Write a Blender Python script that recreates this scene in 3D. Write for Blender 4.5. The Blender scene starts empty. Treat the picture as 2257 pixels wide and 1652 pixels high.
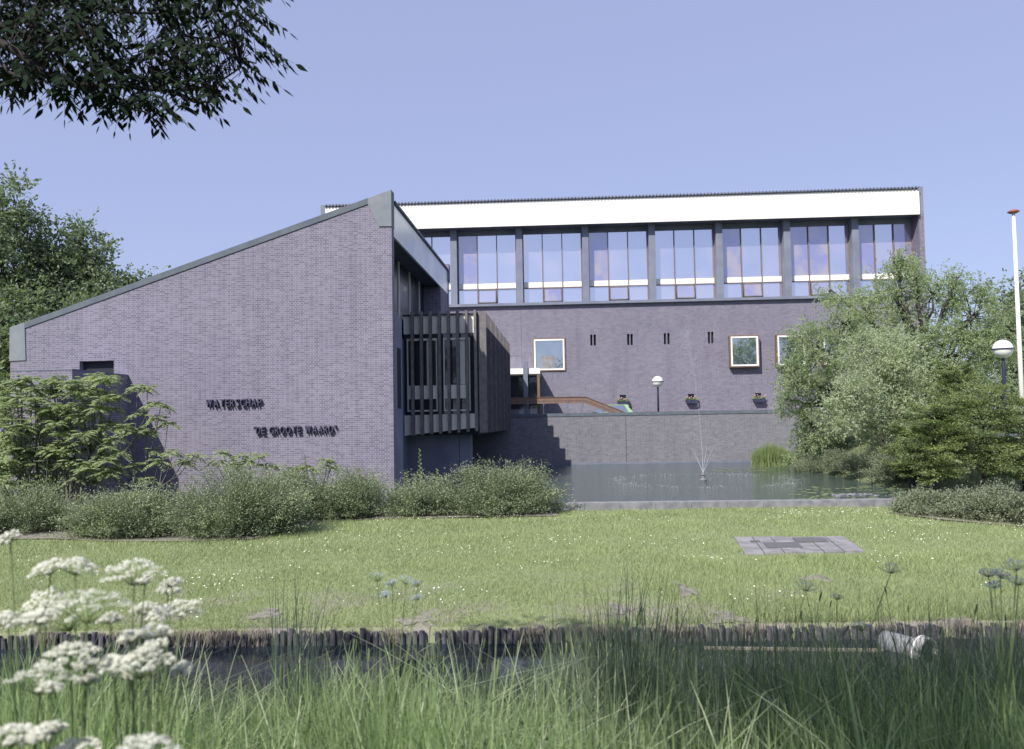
import bpy, math, random
import numpy as np
from mathutils import Matrix, Vector
R = math.radians
rng = np.random.default_rng(7)
random.seed(7)
scn = bpy.context.scene
COL = scn.collection

# ------------------------------------------------------------------ camera, sky, sun, exposure
FPX, CY, W, H = 1700.0, 860.0, 2257.0, 1652.0
PIT, ROL = math.atan(73/1700), -0.0169
cp, sp, cr, sr = math.cos(PIT), math.sin(PIT), math.cos(ROL), math.sin(ROL)
fw = np.array([0, cp, sp]); up0 = np.array([0, -sp, cp]); rt0 = np.array([1., 0, 0])
RX = cr*rt0 + sr*up0; UY = -sr*rt0 + cr*up0
cam = bpy.data.cameras.new('camera'); camo = bpy.data.objects.new('camera', cam); COL.objects.link(camo)
camo.matrix_world = Matrix(((RX[0], UY[0], -fw[0], 0), (RX[1], UY[1], -fw[1], 0), (RX[2], UY[2], -fw[2], 0), (0, 0, 0, 1)))
cam.sensor_fit = 'HORIZONTAL'; cam.sensor_width = 36; cam.lens = 36*FPX/W
cam.shift_y = (CY - H/2)/W
cam.clip_start = .05; cam.clip_end = 3000
cam.dof.use_dof = True; cam.dof.focus_distance = 24; cam.dof.aperture_fstop = 3.8
scn.camera = camo

SUNV = Vector((-.67, -.954, 1.2)).normalized()          # towards the sun
sun = bpy.data.lights.new('sun', 'SUN'); sun.energy = 5.0; sun.angle = R(.5); sun.color = (1, .95, .84)
suno = bpy.data.objects.new('sun', sun); COL.objects.link(suno)
suno.rotation_euler = SUNV.to_track_quat('Z', 'Y').to_euler(); suno.location = (-20, -30, 40)
world = bpy.data.worlds.new('World'); scn.world = world; world.use_nodes = True
wn = world.node_tree; bg = wn.nodes['Background']
sky = wn.nodes.new('ShaderNodeTexSky'); sky.sky_type = 'NISHITA'; sky.sun_disc = False
sky.sun_elevation = math.asin(SUNV.z); sky.sun_rotation = math.atan2(SUNV.x, SUNV.y)
sky.altitude = 0; sky.air_density = 1.0; sky.dust_density = 1.2; sky.ozone_density = 3.0
tint = wn.nodes.new('ShaderNodeMix'); tint.data_type = 'RGBA'; tint.inputs[0].default_value = .68   # hazy, pale early-summer sky
tint.inputs[7].default_value = (2.6, 2.8, 4.45, 1)
wn.links.new(sky.outputs[0], tint.inputs[6]); wn.links.new(tint.outputs[2], bg.inputs[0])
bg.inputs[1].default_value = .14
scn.view_settings.view_transform = 'Standard'; scn.view_settings.look = 'None'
scn.view_settings.exposure = 0.38; scn.view_settings.gamma = 1; scn.view_settings.use_curve_mapping = False
scn.render.engine = 'CYCLES'
scn.cycles.max_bounces = 6; scn.cycles.transparent_max_bounces = 6; scn.cycles.diffuse_bounces = 3; scn.cycles.glossy_bounces = 3

# levels (eye = 0)
WAT, LAWN, DITCH, TERR = -2.32, -2.5, -2.81, -.5

# ------------------------------------------------------------------ helpers
def at(px, py, Y):
    d = fw*FPX + RX*(px-W/2) - UY*(py-CY)
    return d*Y/d[1]
def atz(px, py, Z):
    d = fw*FPX + RX*(px-W/2) - UY*(py-CY)
    return d*Z/d[2]
def tag(o, label=None, cat=None, group=None, kind=None):
    if label: o['label'] = label
    if cat: o['category'] = cat
    if group: o['group'] = group
    if kind: o['kind'] = kind
    return o
def empty(name, loc=(0, 0, 0), rz=0, **k):
    o = bpy.data.objects.new(name, None); o.empty_display_size = .3
    o.location = loc; o.rotation_euler = (0, 0, rz); COL.objects.link(o); tag(o, **k); return o
class MB:
    def __init__(s): s.v = []; s.f = []; s.n = 0; s.m = []
    def add(s, V, Fs, mi=0):
        V = np.asarray(V, float).reshape(-1, 3); s.v.append(V)
        for f in Fs: s.f.append(tuple(int(i)+s.n for i in f)); s.m.append(mi)
        s.n += len(V); return s
    def box(s, x0, x1, y0, y1, z0, z1, mi=0):
        V = [(x, y, z) for z in (z0, z1) for y in (y0, y1) for x in (x0, x1)]
        return s.add(V, [(0, 2, 3, 1), (4, 5, 7, 6), (0, 1, 5, 4), (2, 6, 7, 3), (0, 4, 6, 2), (1, 3, 7, 5)], mi)
    def prism(s, poly, v0, v1, mi=0, ax='xz'):       # poly in (u,h) extruded along v
        n = len(poly)
        if ax == 'xz': V = [(p[0], v0, p[1]) for p in poly]+[(p[0], v1, p[1]) for p in poly]
        elif ax == 'yz': V = [(v0, p[0], p[1]) for p in poly]+[(v1, p[0], p[1]) for p in poly]
        else: V = [(p[0], p[1], v0) for p in poly]+[(p[0], p[1], v1) for p in poly]
        Fs = [tuple(range(n)), tuple(range(2*n-1, n-1, -1))]+[(i, i+n, (i+1) % n+n, (i+1) % n) for i in range(n)]
        return s.add(V, Fs, mi)
    def tube(s, pts, rad, n=7, mi=0, cap=True):
        pts = np.asarray(pts, float); k = len(pts); rad = np.broadcast_to(rad, k)
        V = []; ref = None
        for i in range(k):
            t = pts[min(i+1, k-1)]-pts[max(i-1, 0)]; t = t/(np.linalg.norm(t)+1e-9)
            if ref is None: ref = np.array([1., 0, 0]) if abs(t[0]) < .8 else np.array([0, 1., 0])
            a = np.cross(t, ref); a /= np.linalg.norm(a)+1e-9; b = np.cross(t, a); ref = -np.cross(t, a) if False else ref
            for j in range(n):
                w = 2*math.pi*j/n; V.append(pts[i]+rad[i]*(math.cos(w)*a+math.sin(w)*b))
        Fs = [(i*n+j, i*n+(j+1) % n, (i+1)*n+(j+1) % n, (i+1)*n+j) for i in range(k-1) for j in range(n)]
        if cap: Fs += [tuple(range(n-1, -1, -1)), tuple((k-1)*n+j for j in range(n))]
        return s.add(V, Fs, mi)
    def lathe(s, prof, n=24, mi=0, c=(0, 0, 0)):
        V = []; k = len(prof)
        for r_, z in prof:
            for j in range(n):
                w = 2*math.pi*j/n; V.append((c[0]+r_*math.cos(w), c[1]+r_*math.sin(w), c[2]+z))
        Fs = [(i*n+j, i*n+(j+1) % n, (i+1)*n+(j+1) % n, (i+1)*n+j) for i in range(k-1) for j in range(n)]
        return s.add(V, Fs, mi)
    def build(s, name, mat, parent=None, smooth=False, bevel=0, **k):
        me = bpy.data.meshes.new(name)
        me.from_pydata(np.concatenate(s.v).tolist(), [], s.f)
        for m in (mat if isinstance(mat, (list, tuple)) else [mat]): me.materials.append(m)
        if any(s.m): me.polygons.foreach_set('material_index', s.m)
        if smooth: me.polygons.foreach_set('use_smooth', [True]*len(s.f))
        me.update(); o = bpy.data.objects.new(name, me); COL.objects.link(o)
        if parent: o.parent = parent
        if bevel:
            b = o.modifiers.new('bevel', 'BEVEL'); b.width = bevel; b.segments = 2; b.limit_method = 'ANGLE'
        tag(o, **k); return o
def quads(name, V, mat, parent=None, n=4, mi=None, smooth=False, F=None, **k):
    """big mesh: V (N*n,3) with one face per n verts, or explicit F (M,4)"""
    V = np.ascontiguousarray(V, dtype=np.float32).reshape(-1, 3)
    if F is None: F = np.arange(len(V), dtype=np.int32).reshape(-1, n)
    F = np.ascontiguousarray(F, dtype=np.int32); M, n = F.shape
    me = bpy.data.meshes.new(name); me.vertices.add(len(V)); me.vertices.foreach_set('co', V.ravel())
    me.loops.add(M*n); me.loops.foreach_set('vertex_index', F.ravel())
    me.polygons.add(M); me.polygons.foreach_set('loop_start', np.arange(0, M*n, n, dtype=np.int32))
    for m in (mat if isinstance(mat, (list, tuple)) else [mat]): me.materials.append(m)
    if mi is not None: me.polygons.foreach_set('material_index', np.ascontiguousarray(mi, dtype=np.int32))
    if smooth: me.polygons.foreach_set('use_smooth', np.ones(M, dtype=bool))
    me.update(calc_edges=True); o = bpy.data.objects.new(name, me); COL.objects.link(o)
    if parent: o.parent = parent
    tag(o, **k); return o
def copy_tree(o, parent=None):
    c = o.copy(); COL.objects.link(c)
    if parent: c.parent = parent; c.matrix_parent_inverse = o.matrix_parent_inverse
    for ch in [x for x in bpy.data.objects if x.parent == o]: copy_tree(ch, c)
    return c
def nrm(a): return a/(np.linalg.norm(a, axis=-1, keepdims=True)+1e-9)
def leafquads(C, L, Wd, axis=None, upb=.4, folded=False):
    """diamond leaves at C (N,3); L,Wd arrays or scalars; axis (N,3) long direction"""
    N = len(C); L = np.broadcast_to(L, N)[:, None]; Wd = np.broadcast_to(Wd, N)[:, None]
    a = nrm(rng.normal(size=(N, 3))) if axis is None else nrm(axis)
    r = nrm(rng.normal(size=(N, 3))+np.array([0, 0, upb*2]))
    b = nrm(np.cross(a, r))
    return np.stack([C-a*L/2, C+b*Wd/2+a*L*.05, C+a*L/2, C-b*Wd/2+a*L*.05], 1).reshape(-1, 3)

# ------------------------------------------------------------------ materials
def newmat(name):
    m = bpy.data.materials.new(name); m.use_nodes = True; nt = m.node_tree
    return m, nt, nt.nodes['Principled BSDF']
def nd(nt, t, **k):
    n = nt.nodes.new(t)
    for a, b in k.items(): setattr(n, a, b)
    return n
def mth(nt, op, a, b=None, c=None):
    n = nd(nt, 'ShaderNodeMath', operation=op)
    for i, x in enumerate((a, b, c)):
        if x is None: continue
        if isinstance(x, (int, float)): n.inputs[i].default_value = x
        else: nt.links.new(x, n.inputs[i])
    return n.outputs[0]
def mixc(nt, f, a, b, bt='MIX'):
    n = nd(nt, 'ShaderNodeMix', data_type='RGBA', blend_type=bt)
    for i, x in ((0, f), (6, a), (7, b)):
        if isinstance(x, (int, float)): n.inputs[i].default_value = x
        elif isinstance(x, tuple): n.inputs[i].default_value = (*x, 1)
        else: nt.links.new(x, n.inputs[i])
    return n.outputs[2]
def noise(nt, scale, det=3, vec=None, rough=.55, coord='Object'):
    n = nd(nt, 'ShaderNodeTexNoise'); n.inputs['Scale'].default_value = scale; n.inputs['Detail'].default_value = det
    n.inputs['Roughness'].default_value = rough
    if vec is None: vec = nd(nt, 'ShaderNodeTexCoord').outputs[coord]
    nt.links.new(vec, n.inputs['Vector']); return n.outputs['Fac']
def ramp(nt, f, a, b):
    n = nd(nt, 'ShaderNodeMapRange'); n.inputs[1].default_value = a; n.inputs[2].default_value = b
    nt.links.new(f, n.inputs[0]); return n.outputs[0]
def bump(nt, bs, f, st, dist=.01):
    b = nd(nt, 'ShaderNodeBump'); b.inputs['Strength'].default_value = st; b.inputs['Distance'].default_value = dist
    nt.links.new(f, b.inputs['Height']); nt.links.new(b.outputs[0], bs.inputs['Normal'])
def simple(name, c1, c2=None, scale=3, rough=.7, metal=0, bmp=0, det=4, lo=.35, hi=.65, coord='Object', spec=.4):
    m, nt, bs = newmat(name)
    f = noise(nt, scale, det, coord=coord)
    c2 = c2 or tuple(x*.8 for x in c1)
    nt.links.new(mixc(nt, ramp(nt, f, lo, hi), c1, c2), bs.inputs['Base Color'])
    bs.inputs['Roughness'].default_value = rough; bs.inputs['Metallic'].default_value = metal
    bs.inputs['Specular IOR Level'].default_value = spec
    if bmp: bump(nt, bs, noise(nt, scale*8, 4, coord=coord), bmp)
    return m
def brick(name, ca, cb, cm, sx=0.0):
    m, nt, bs = newmat(name)
    tc = nd(nt, 'ShaderNodeTexCoord').outputs['Object']; sep = nd(nt, 'ShaderNodeSeparateXYZ'); nt.links.new(tc, sep.inputs[0])
    x = mth(nt, 'ADD', sep.outputs[0], sep.outputs[1]); z = mth(nt, 'DIVIDE', sep.outputs[2], .065)
    row = mth(nt, 'FLOOR', z); zf = mth(nt, 'FRACT', z)
    par = mth(nt, 'MODULO', mth(nt, 'ADD', row, 1000), 2)
    xs = mth(nt, 'DIVIDE', mth(nt, 'ADD', mth(nt, 'ADD', x, 100), mth(nt, 'MULTIPLY', par, .165)), .33)
    xc = mth(nt, 'FLOOR', xs); xf = mth(nt, 'FRACT', xs)
    hd = mth(nt, 'GREATER_THAN', xf, .667)
    j1 = mth(nt, 'LESS_THAN', xf, .045); j2 = mth(nt, 'LESS_THAN', mth(nt, 'ABSOLUTE', mth(nt, 'SUBTRACT', xf, .69)), .023)
    j3 = mth(nt, 'LESS_THAN', zf, .2)
    j = mth(nt, 'MAXIMUM', mth(nt, 'MAXIMUM', j1, j2), j3)
    cmb = nd(nt, 'ShaderNodeCombineXYZ'); nt.links.new(mth(nt, 'ADD', mth(nt, 'MULTIPLY', xc, 2), hd), cmb.inputs[0]); nt.links.new(row, cmb.inputs[1])
    wh = nd(nt, 'ShaderNodeTexWhiteNoise', noise_dimensions='2D'); nt.links.new(cmb.outputs[0], wh.inputs[0])
    c = mixc(nt, wh.outputs[0], ca, cb)
    c = mixc(nt, mth(nt, 'MULTIPLY', j, .66), c, cm)
    big = noise(nt, .45, 5, tc); c = mixc(nt, ramp(nt, big, .35, .68), c, mixc(nt, 1.0, c, (.88, .89, .91), 'MULTIPLY'))
    st = nd(nt, 'ShaderNodeMapping'); st.inputs['Scale'].default_value = (1.6, 1.6, .12); nt.links.new(tc, st.inputs[0])
    c = mixc(nt, ramp(nt, noise(nt, 1.3, 5, st.outputs[0]), .52, .75), c, mixc(nt, 1.0, c, (.87, .88, .89), 'MULTIPLY'))
    nt.links.new(c, bs.inputs['Base Color']); bs.inputs['Roughness'].default_value = .85; bs.inputs['Specular IOR Level'].default_value = .25
    bump(nt, bs, mth(nt, 'SUBTRACT', 1, j), .35, .006)
    return m
def leafmat(name, a, b, c=None, sc=1.2, trans=.3, rough=.5, tt=(1.3, 1.5, .8)):
    m, nt, bs = newmat(name)
    g = nd(nt, 'ShaderNodeNewGeometry')
    f = noise(nt, sc, 2, coord='Object')
    col = mixc(nt, ramp(nt, f, .35, .65), a, b)
    col = mixc(nt, mth(nt, 'MULTIPLY', g.outputs['Random Per Island'], .7), col, c or tuple(x*.55 for x in a))
    nt.links.new(col, bs.inputs['Base Color']); bs.inputs['Roughness'].default_value = rough; bs.inputs['Specular IOR Level'].default_value = .3 if rough < .85 else .05
    tr = nd(nt, 'ShaderNodeBsdfTranslucent'); nt.links.new(mixc(nt, 1.0, col, tt, 'MULTIPLY'), tr.inputs[0])
    mx = nd(nt, 'ShaderNodeMixShader'); mx.inputs[0].default_value = trans
    out = nt.nodes['Material Output']; nt.links.new(bs.outputs[0], mx.inputs[1]); nt.links.new(tr.outputs[0], mx.inputs[2]); nt.links.new(mx.outputs[0], out.inputs[0])
    return m
M = {}
M['brick'] = brick('brick', (.135, .124, .182), (.205, .190, .265), (.37, .36, .395))
M['brick_rear'] = brick('brick_rear', (.14, .13, .185), (.20, .188, .255), (.33, .32, .355))
M['brick_pond'] = brick('brick_weathered', (.135, .135, .17), (.20, .195, .235), (.30, .305, .32))
M['concrete'] = simple('concrete', (.215, .235, .26), (.165, .19, .225), 2.2, .85, bmp=.15)
M['concrete_dark'] = simple('concrete_dark', (.13, .15, .22), (.17, .19, .26), 1.6, .85)
M['concrete_pillar'] = simple('concrete_pillar', (.20, .22, .29), (.155, .17, .24), 1.1, .85)
M['cope'] = simple('coping_stone', (.12, .14, .17), (.09, .11, .14), 3, .85)
M['kerb'] = simple('kerb_concrete', (.24, .24, .26), (.15, .155, .18), 4, .9, bmp=.4)
M['white'] = simple('white_panel', (.86, .85, .82), (.80, .79, .77), 1.5, .45)
M['fascia'] = simple('fascia_sheet', (.88, .87, .84), (.84, .83, .80), .7, .5)
M['fascia_metal'] = simple('fascia_metal', (.80, .82, .86), (.62, .66, .74), .5, .3, metal=.25)
M['eternit'] = simple('corrugated_sheet', (.08, .09, .14), (.13, .14, .19), 5, .8)
M['soffit'] = simple('soffit_board', (.10, .11, .17), (.07, .08, .13), 2, .8)
M['timber'] = simple('stained_wood', (.19, .125, .085), (.14, .095, .07), 6, .6)
M['timber_grey'] = simple('weathered_wood', (.12, .115, .135), (.19, .17, .17), 4, .75, det=6)
M['fin'] = simple('dark_fin_wood', (.085, .08, .105), (.13, .12, .135), 4, .7)
M['mullion'] = simple('mullion_wood', (.20, .155, .15), (.16, .125, .125), 6, .6)
M['orange'] = simple('varnished_wood', (.22, .14, .11), (.17, .11, .09), 5, .5)
M['dark'] = simple('dark_interior', (.012, .014, .025), (.02, .022, .035), 2, .8)
M['navy'] = simple('navy_painted_metal', (.03, .035, .075), (.04, .045, .09), 4, .45)
M['steel'] = simple('grey_steel', (.22, .24, .30), (.18, .2, .26), 6, .4, metal=.5)
M['whitepaint'] = simple('white_paint', (.85, .84, .80), (.78, .77, .74), 4, .4)
M['red'] = simple('red_paint', (.30, .11, .08), (.24, .09, .07), 6, .5)
M['greenpaint'] = simple('pale_green_car_paint', (.28, .42, .24), (.26, .40, .23), 1, .25, spec=.6)
M['rubber'] = simple('rubber', (.02, .02, .02), None, 3, .8)
M['soil'] = simple('dry_soil', (.255, .235, .205), (.135, .13, .115), 9, .95, bmp=.5)
M['bark'] = simple('bark', (.13, .115, .10), (.07, .065, .07), 12, .9, bmp=.4)
M['bark_light'] = simple('light_bark', (.34, .31, .27), (.20, .18, .17), 10, .9)
M['bark_dark'] = simple('dark_bark', (.035, .032, .035), (.055, .05, .05), 10, .9)
M['pile'] = simple('old_pile_wood', (.035, .036, .055), (.105, .10, .12), 11, .9, bmp=.6)
M['straw'] = leafmat('dry_grass', (.40, .35, .28), (.30, .27, .24), (.2, .18, .18), 5, .1, .9)
M['slab'] = simple('paving_slab', (.27, .26, .28), (.17, .17, .18), 3.5, .9, bmp=.4)
M['hatch'] = simple('iron_hatch', (.10, .10, .11), (.16, .16, .17), 30, .7, bmp=.8)
M['pipe'] = simple('pipe_concrete', (.42, .42, .43), (.33, .34, .36), 7, .8, bmp=.3)
M['stone'] = simple('rubble_stone', (.2, .2, .23), (.12, .125, .15), 9, .9, bmp=.5)
M['globe'] = simple('opal_globe', (.82, .82, .82), (.78, .78, .80), 2, .2)
M['flower'] = leafmat('umbel_florets', (.84, .84, .79), (.78, .78, .73), (.66, .68, .58), 8, .35, .8, (1.05, 1.08, 1))
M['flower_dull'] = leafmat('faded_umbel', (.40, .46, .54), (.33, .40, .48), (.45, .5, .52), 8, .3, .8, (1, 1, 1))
M['stem'] = leafmat('herb_stem', (.20, .27, .10), (.16, .22, .09), (.12, .18, .08), 8, .1, .6)
M['daisy'] = leafmat('daisy_petals', (.82, .82, .78), (.76, .76, .66), (.7, .68, .5), 3, .1, .8)
M['petal'] = simple('geranium_petals', (.75, .55, .58), (.65, .3, .38), 20, .7)
M['lily'] = simple('lily_pad', (.25, .29, .14), (.19, .24, .13), 5, .5)
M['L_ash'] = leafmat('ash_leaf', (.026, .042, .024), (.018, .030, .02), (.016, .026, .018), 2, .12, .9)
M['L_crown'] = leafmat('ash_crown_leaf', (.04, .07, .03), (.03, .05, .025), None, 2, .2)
M['L_tree'] = leafmat('broadleaf', (.28, .33, .19), (.16, .205, .13), (.08, .11, .09), .6, .35)
M['L_tree2'] = leafmat('pale_broadleaf', (.22, .27, .12), (.15, .19, .09), (.10, .13, .07), .7, .35)
M['L_willow'] = leafmat('willow_leaf', (.42, .48, .29), (.31, .365, .23), (.16, .20, .15), .9, .45)
M['L_silver'] = leafmat('silver_leaf', (.52, .565, .42), (.39, .43, .32), (.24, .275, .22), 1.1, .45)
M['L_larch'] = leafmat('larch_needle', (.34, .38, .16), (.21, .25, .12), (.10, .135, .09), .9, .4)
M['L_sumac'] = leafmat('sumac_leaf', (.40, .45, .26), (.29, .335, .20), (.17, .21, .15), 1.2, .4)
M['L_bush'] = leafmat('cotoneaster_leaf', (.25, .30, .18), (.09, .125, .085), (.40, .44, .31), 1.6, .3)
M['L_bush2'] = leafmat('grey_cover_leaf', (.22, .25, .17), (.15, .175, .13), (.30, .32, .24), 1.1, .3)
M['twig'] = simple('grey_twig', (.15, .15, .12), (.09, .10, .08), 6, .9)
M['reed'] = leafmat('reed_blade', (.22, .29, .12), (.17, .23, .10), (.3, .35, .18), 2, .35)
M['G_near'] = leafmat('tall_grass', (.18, .26, .115), (.07, .115, .06), (.46, .55, .31), 2.2, .45)
M['G_far'] = leafmat('sedge', (.085, .115, .085), (.05, .07, .06), (.17, .21, .14), 1.5, .3)  # grass colour darkened to paint in the weaker light near the water
M['G_pale'] = leafmat('pale_grass', (.34, .40, .26), (.22, .28, .17), (.50, .54, .40), 2, .4)
M['G_dark'] = leafmat('dark_grass', (.07, .10, .08), (.05, .075, .065), (.12, .16, .12), 2, .2)  # dark blue-green puts the shade on the tufts into their colour
M['G_lawn'] = leafmat('lawn_blade', (.285, .335, .165), (.225, .275, .14), (.35, .395, .22), .9, .25)

def glassmat(name, refl, base, base2, gl=.8, sc=.5, rough=.02):
    m, nt, bs = newmat(name)
    f = noise(nt, sc, 2); col = mixc(nt, ramp(nt, f, .42, .6), base, base2)
    nt.links.new(col, bs.inputs['Base Color']); bs.inputs['Roughness'].default_value = .3
    g = nd(nt, 'ShaderNodeBsdfGlossy'); g.inputs[0].default_value = (*refl, 1); g.inputs['Roughness'].default_value = rough
    mx = nd(nt, 'ShaderNodeMixShader'); mx.inputs[0].default_value = gl
    nt.links.new(bs.outputs[0], mx.inputs[1]); nt.links.new(g.outputs[0], mx.inputs[2]); nt.links.new(mx.outputs[0], nt.nodes['Material Output'].inputs[0])
    return m
M['glass_sky'] = glassmat('solar_glass', (.86, .88, .96), (.20, .22, .34), (.36, .31, .38), .70, .35)
M['glass_pink'] = glassmat('solar_glass_tinted', (.55, .55, .70), (.46, .40, .41), (.28, .28, .50), .5, .8)
M['glass_dark'] = glassmat('window_glass', (.6, .65, .8), (.008, .010, .022), (.014, .018, .035), .07)
M['glass_room'] = glassmat('room_window_glass', (.9, .95, 1), (.03, .045, .07), (.07, .085, .12), .45, 1.2)

def water(name, base, sc, st, ior=1.33, rough=.03):
    m, nt, bs = newmat(name)
    bs.inputs['Base Color'].default_value = (*base, 1); bs.inputs['Roughness'].default_value = rough; bs.inputs['IOR'].default_value = ior
    bs.inputs['Specular IOR Level'].default_value = .5
    tc = nd(nt, 'ShaderNodeTexCoord').outputs['Object']; mp = nd(nt, 'ShaderNodeMapping'); mp.inputs['Scale'].default_value = (1, 1.6, 1); nt.links.new(tc, mp.inputs[0])
    bump(nt, bs, noise(nt, sc, 4, mp.outputs[0]), st, .02); return m
M['ditch'] = water('ditch_water', (.016, .022, .030), 5, .12)
M['pond'] = water('pond_water', (.055, .080, .080), 7, .9, rough=.06)

def groundmat():
    m, nt, bs = newmat('lawn_ground')
    tc = nd(nt, 'ShaderNodeTexCoord').outputs['Object']; sep = nd(nt, 'ShaderNodeSeparateXYZ'); nt.links.new(tc, sep.inputs[0])
    a = noise(nt, 1.3, 5, tc); b = noise(nt, 45, 4, tc, .7); s2 = noise(nt, .35, 3, tc)
    g = mixc(nt, ramp(nt, a, .3, .7), (.235, .275, .14), (.285, .325, .165))
    g = mixc(nt, ramp(nt, s2, .4, .65), g, (.30, .33, .18))
    g = mixc(nt, ramp(nt, b, .3, .7), g, mixc(nt, 1.0, g, (.55, .6, .6), 'MULTIPLY'))
    # bare soil towards the ditch bank (real worn patches)
    near = ramp(nt, sep.outputs[1], 13.2, 10.0)
    pat = mth(nt, 'MULTIPLY', near, ramp(nt, noise(nt, 1.1, 3, tc), .50, .62))
    near2 = ramp(nt, sep.outputs[1], 10.2, 9.9); pat = mth(nt, 'MAXIMUM', pat, mth(nt, 'MULTIPLY', near2, .3))
    soil = mixc(nt, ramp(nt, b, .3, .7), (.34, .30, .29), (.20, .175, .19))
    g = mixc(nt, pat, g, soil)
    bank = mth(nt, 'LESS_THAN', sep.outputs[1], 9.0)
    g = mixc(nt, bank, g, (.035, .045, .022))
    nt.links.new(g, bs.inputs['Base Color']); bs.inputs['Roughness'].default_value = .95; bs.inputs['Specular IOR Level'].default_value = .1
    bump(nt, bs, b, .6, .03); return m
M['ground'] = groundmat()

# ------------------------------------------------------------------ frames of the buildings
class Frame:
    def __init__(s, x, y, yaw): s.x, s.y, s.a = x, y, R(yaw)
    def w(s, u, v, h=0): return np.array([s.x+u*math.cos(s.a)-v*math.sin(s.a), s.y+u*math.sin(s.a)+v*math.cos(s.a), h])
G = Frame(-3.871, 25.1, -4.1); RB = Frame(5.309, 46.1, -2.7); PW = Frame(4.848, 42.1, -2.7)

# ------------------------------------------------------------------ ground, water, kerb, terrace
BANK = [(10, 11.6), (23.6, 11.8), (27.1, 12.3), (32, 12.9), (38.4, 13.7), (45, 14.6), (60, 15)]
def xbank(y): return np.interp(y, [b[0] for b in BANK], [b[1] for b in BANK])
def ky(x): return 22.05 - .052*(x-2)            # pond kerb line
def pwy(x): return 42.1 - math.tan(R(2.7))*(x-4.848)
def gh(x, y):
    x, y = np.broadcast_arrays(np.asarray(x, float), np.asarray(y, float))
    yo = y; y = y+.022*np.clip(x, -60, 60)*np.clip((y-4.5)/2.2, 0, 1)*np.clip((19-y)/6, 0, 1)
    near = np.where(y < 1, -1.35, -1.35-.252*(y-1))
    near = np.where(y < -6, -1.35, near)
    lawn = LAWN-.14*np.clip((11.4-y)/1.5, 0, 1)**1.3 + .02*np.sin(x*.7+y*.4)*np.sin(y*.9)
    h = np.where(y < 7.4, near, np.where(y < 10.03, -3.4, lawn))
    y = yo
    k = np.clip((x-xbank(y)), 0, 30)
    mound = WAT-.1+np.clip(k*.62, 0, 1.45)
    fade = np.clip((y-23.2)/3.0, 0, 1)
    mound = lawn*(1-fade)+mound*fade
    pond = (x > -2.6) & (x < xbank(y)) & (y > ky(x)+.12) & (y < pwy(x)+.3)
    h = np.where(pond, -3.1, h)
    rb = (y > 23.2) & (x >= xbank(y)); h = np.where(rb, mound, h)
    h = np.where((y > pwy(x)+.3) & (x > -30), TERR-.02, h)
    h = np.where((y > 60) & (x <= -30), TERR, h)
    return h
xs = np.concatenate([[-900, -400, -200, -120, -80, -60, -48], np.arange(-40, -14, 1.0), np.arange(-14, 24, .22), np.arange(24, 50, 1.5), [60, 80, 120, 200, 400, 900]])
ys = np.concatenate([[-600, -300, -150, -80, -50, -30, -20, -12], np.arange(-8, 0, .8), np.arange(0, 7.2, .3), [7.2, 7.38, 7.42, 8.6, 10.01, 10.05], np.arange(10.1, 21.4, .35), np.arange(21.4, 23.4, .09), np.arange(23.4, 45, .3), np.arange(45, 62, 1.5), [70, 90, 130, 200, 400, 900, 1600]])
XX, YY = np.meshgrid(xs, ys)
YS0 = YY.copy()
for _ in range(4): YY = YS0-.022*np.clip(XX, -60, 60)*np.clip((YY-4.5)/2.2, 0, 1)*np.clip((19-YY)/6, 0, 1)
ZZ = gh(np.clip(XX, -60, 60) if False else XX, YY); V = np.stack([XX, YY, ZZ], -1).reshape(-1, 3)
nx = len(xs); idx = np.arange(len(V)).reshape(len(ys), nx)
Fq = np.stack([idx[:-1, :-1], idx[:-1, 1:], idx[1:, 1:], idx[1:, :-1]], -1).reshape(-1, 4)
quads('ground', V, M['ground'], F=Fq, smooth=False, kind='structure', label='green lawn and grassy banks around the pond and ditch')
b = MB(); b.add([(-60, 8.2, DITCH), (60, 5.6, DITCH), (60, 8.95, DITCH), (-60, 11.6, DITCH)], [(0, 1, 2, 3)])
b.build('ditch_water', M['ditch'], kind='structure')
b = MB(); b.add([(-2.5, 22.36, WAT), (22, 21.09, WAT), (22, 42.6, WAT), (-2.5, 43.0, WAT)], [(0, 1, 2, 3)])
b.build('pond_water', M['pond'], kind='structure')
b = MB()
for i in range(16):
    x0 = -3+i; b.prism([(x0+.004, ky(x0)-.06), (x0+1, ky(x0+1)-.06), (x0+1, ky(x0+1)+.26), (x0+.004, ky(x0)+.26)], WAT-.4, WAT+.025, ax='xy')
    
kerb = b.build('pond_kerb', M['kerb'], bevel=.01, kind='structure')
b = MB(); b.box(-11, 24, .36, 30, TERR-.2, TERR+.02)
t = b.build('terrace', simple('terrace_paving', (.3, .29, .31), (.24, .235, .26), 2, .9), kind='structure'); t.location = (PW.x, PW.y, 0); t.rotation_euler = (0, 0, PW.a)
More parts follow.
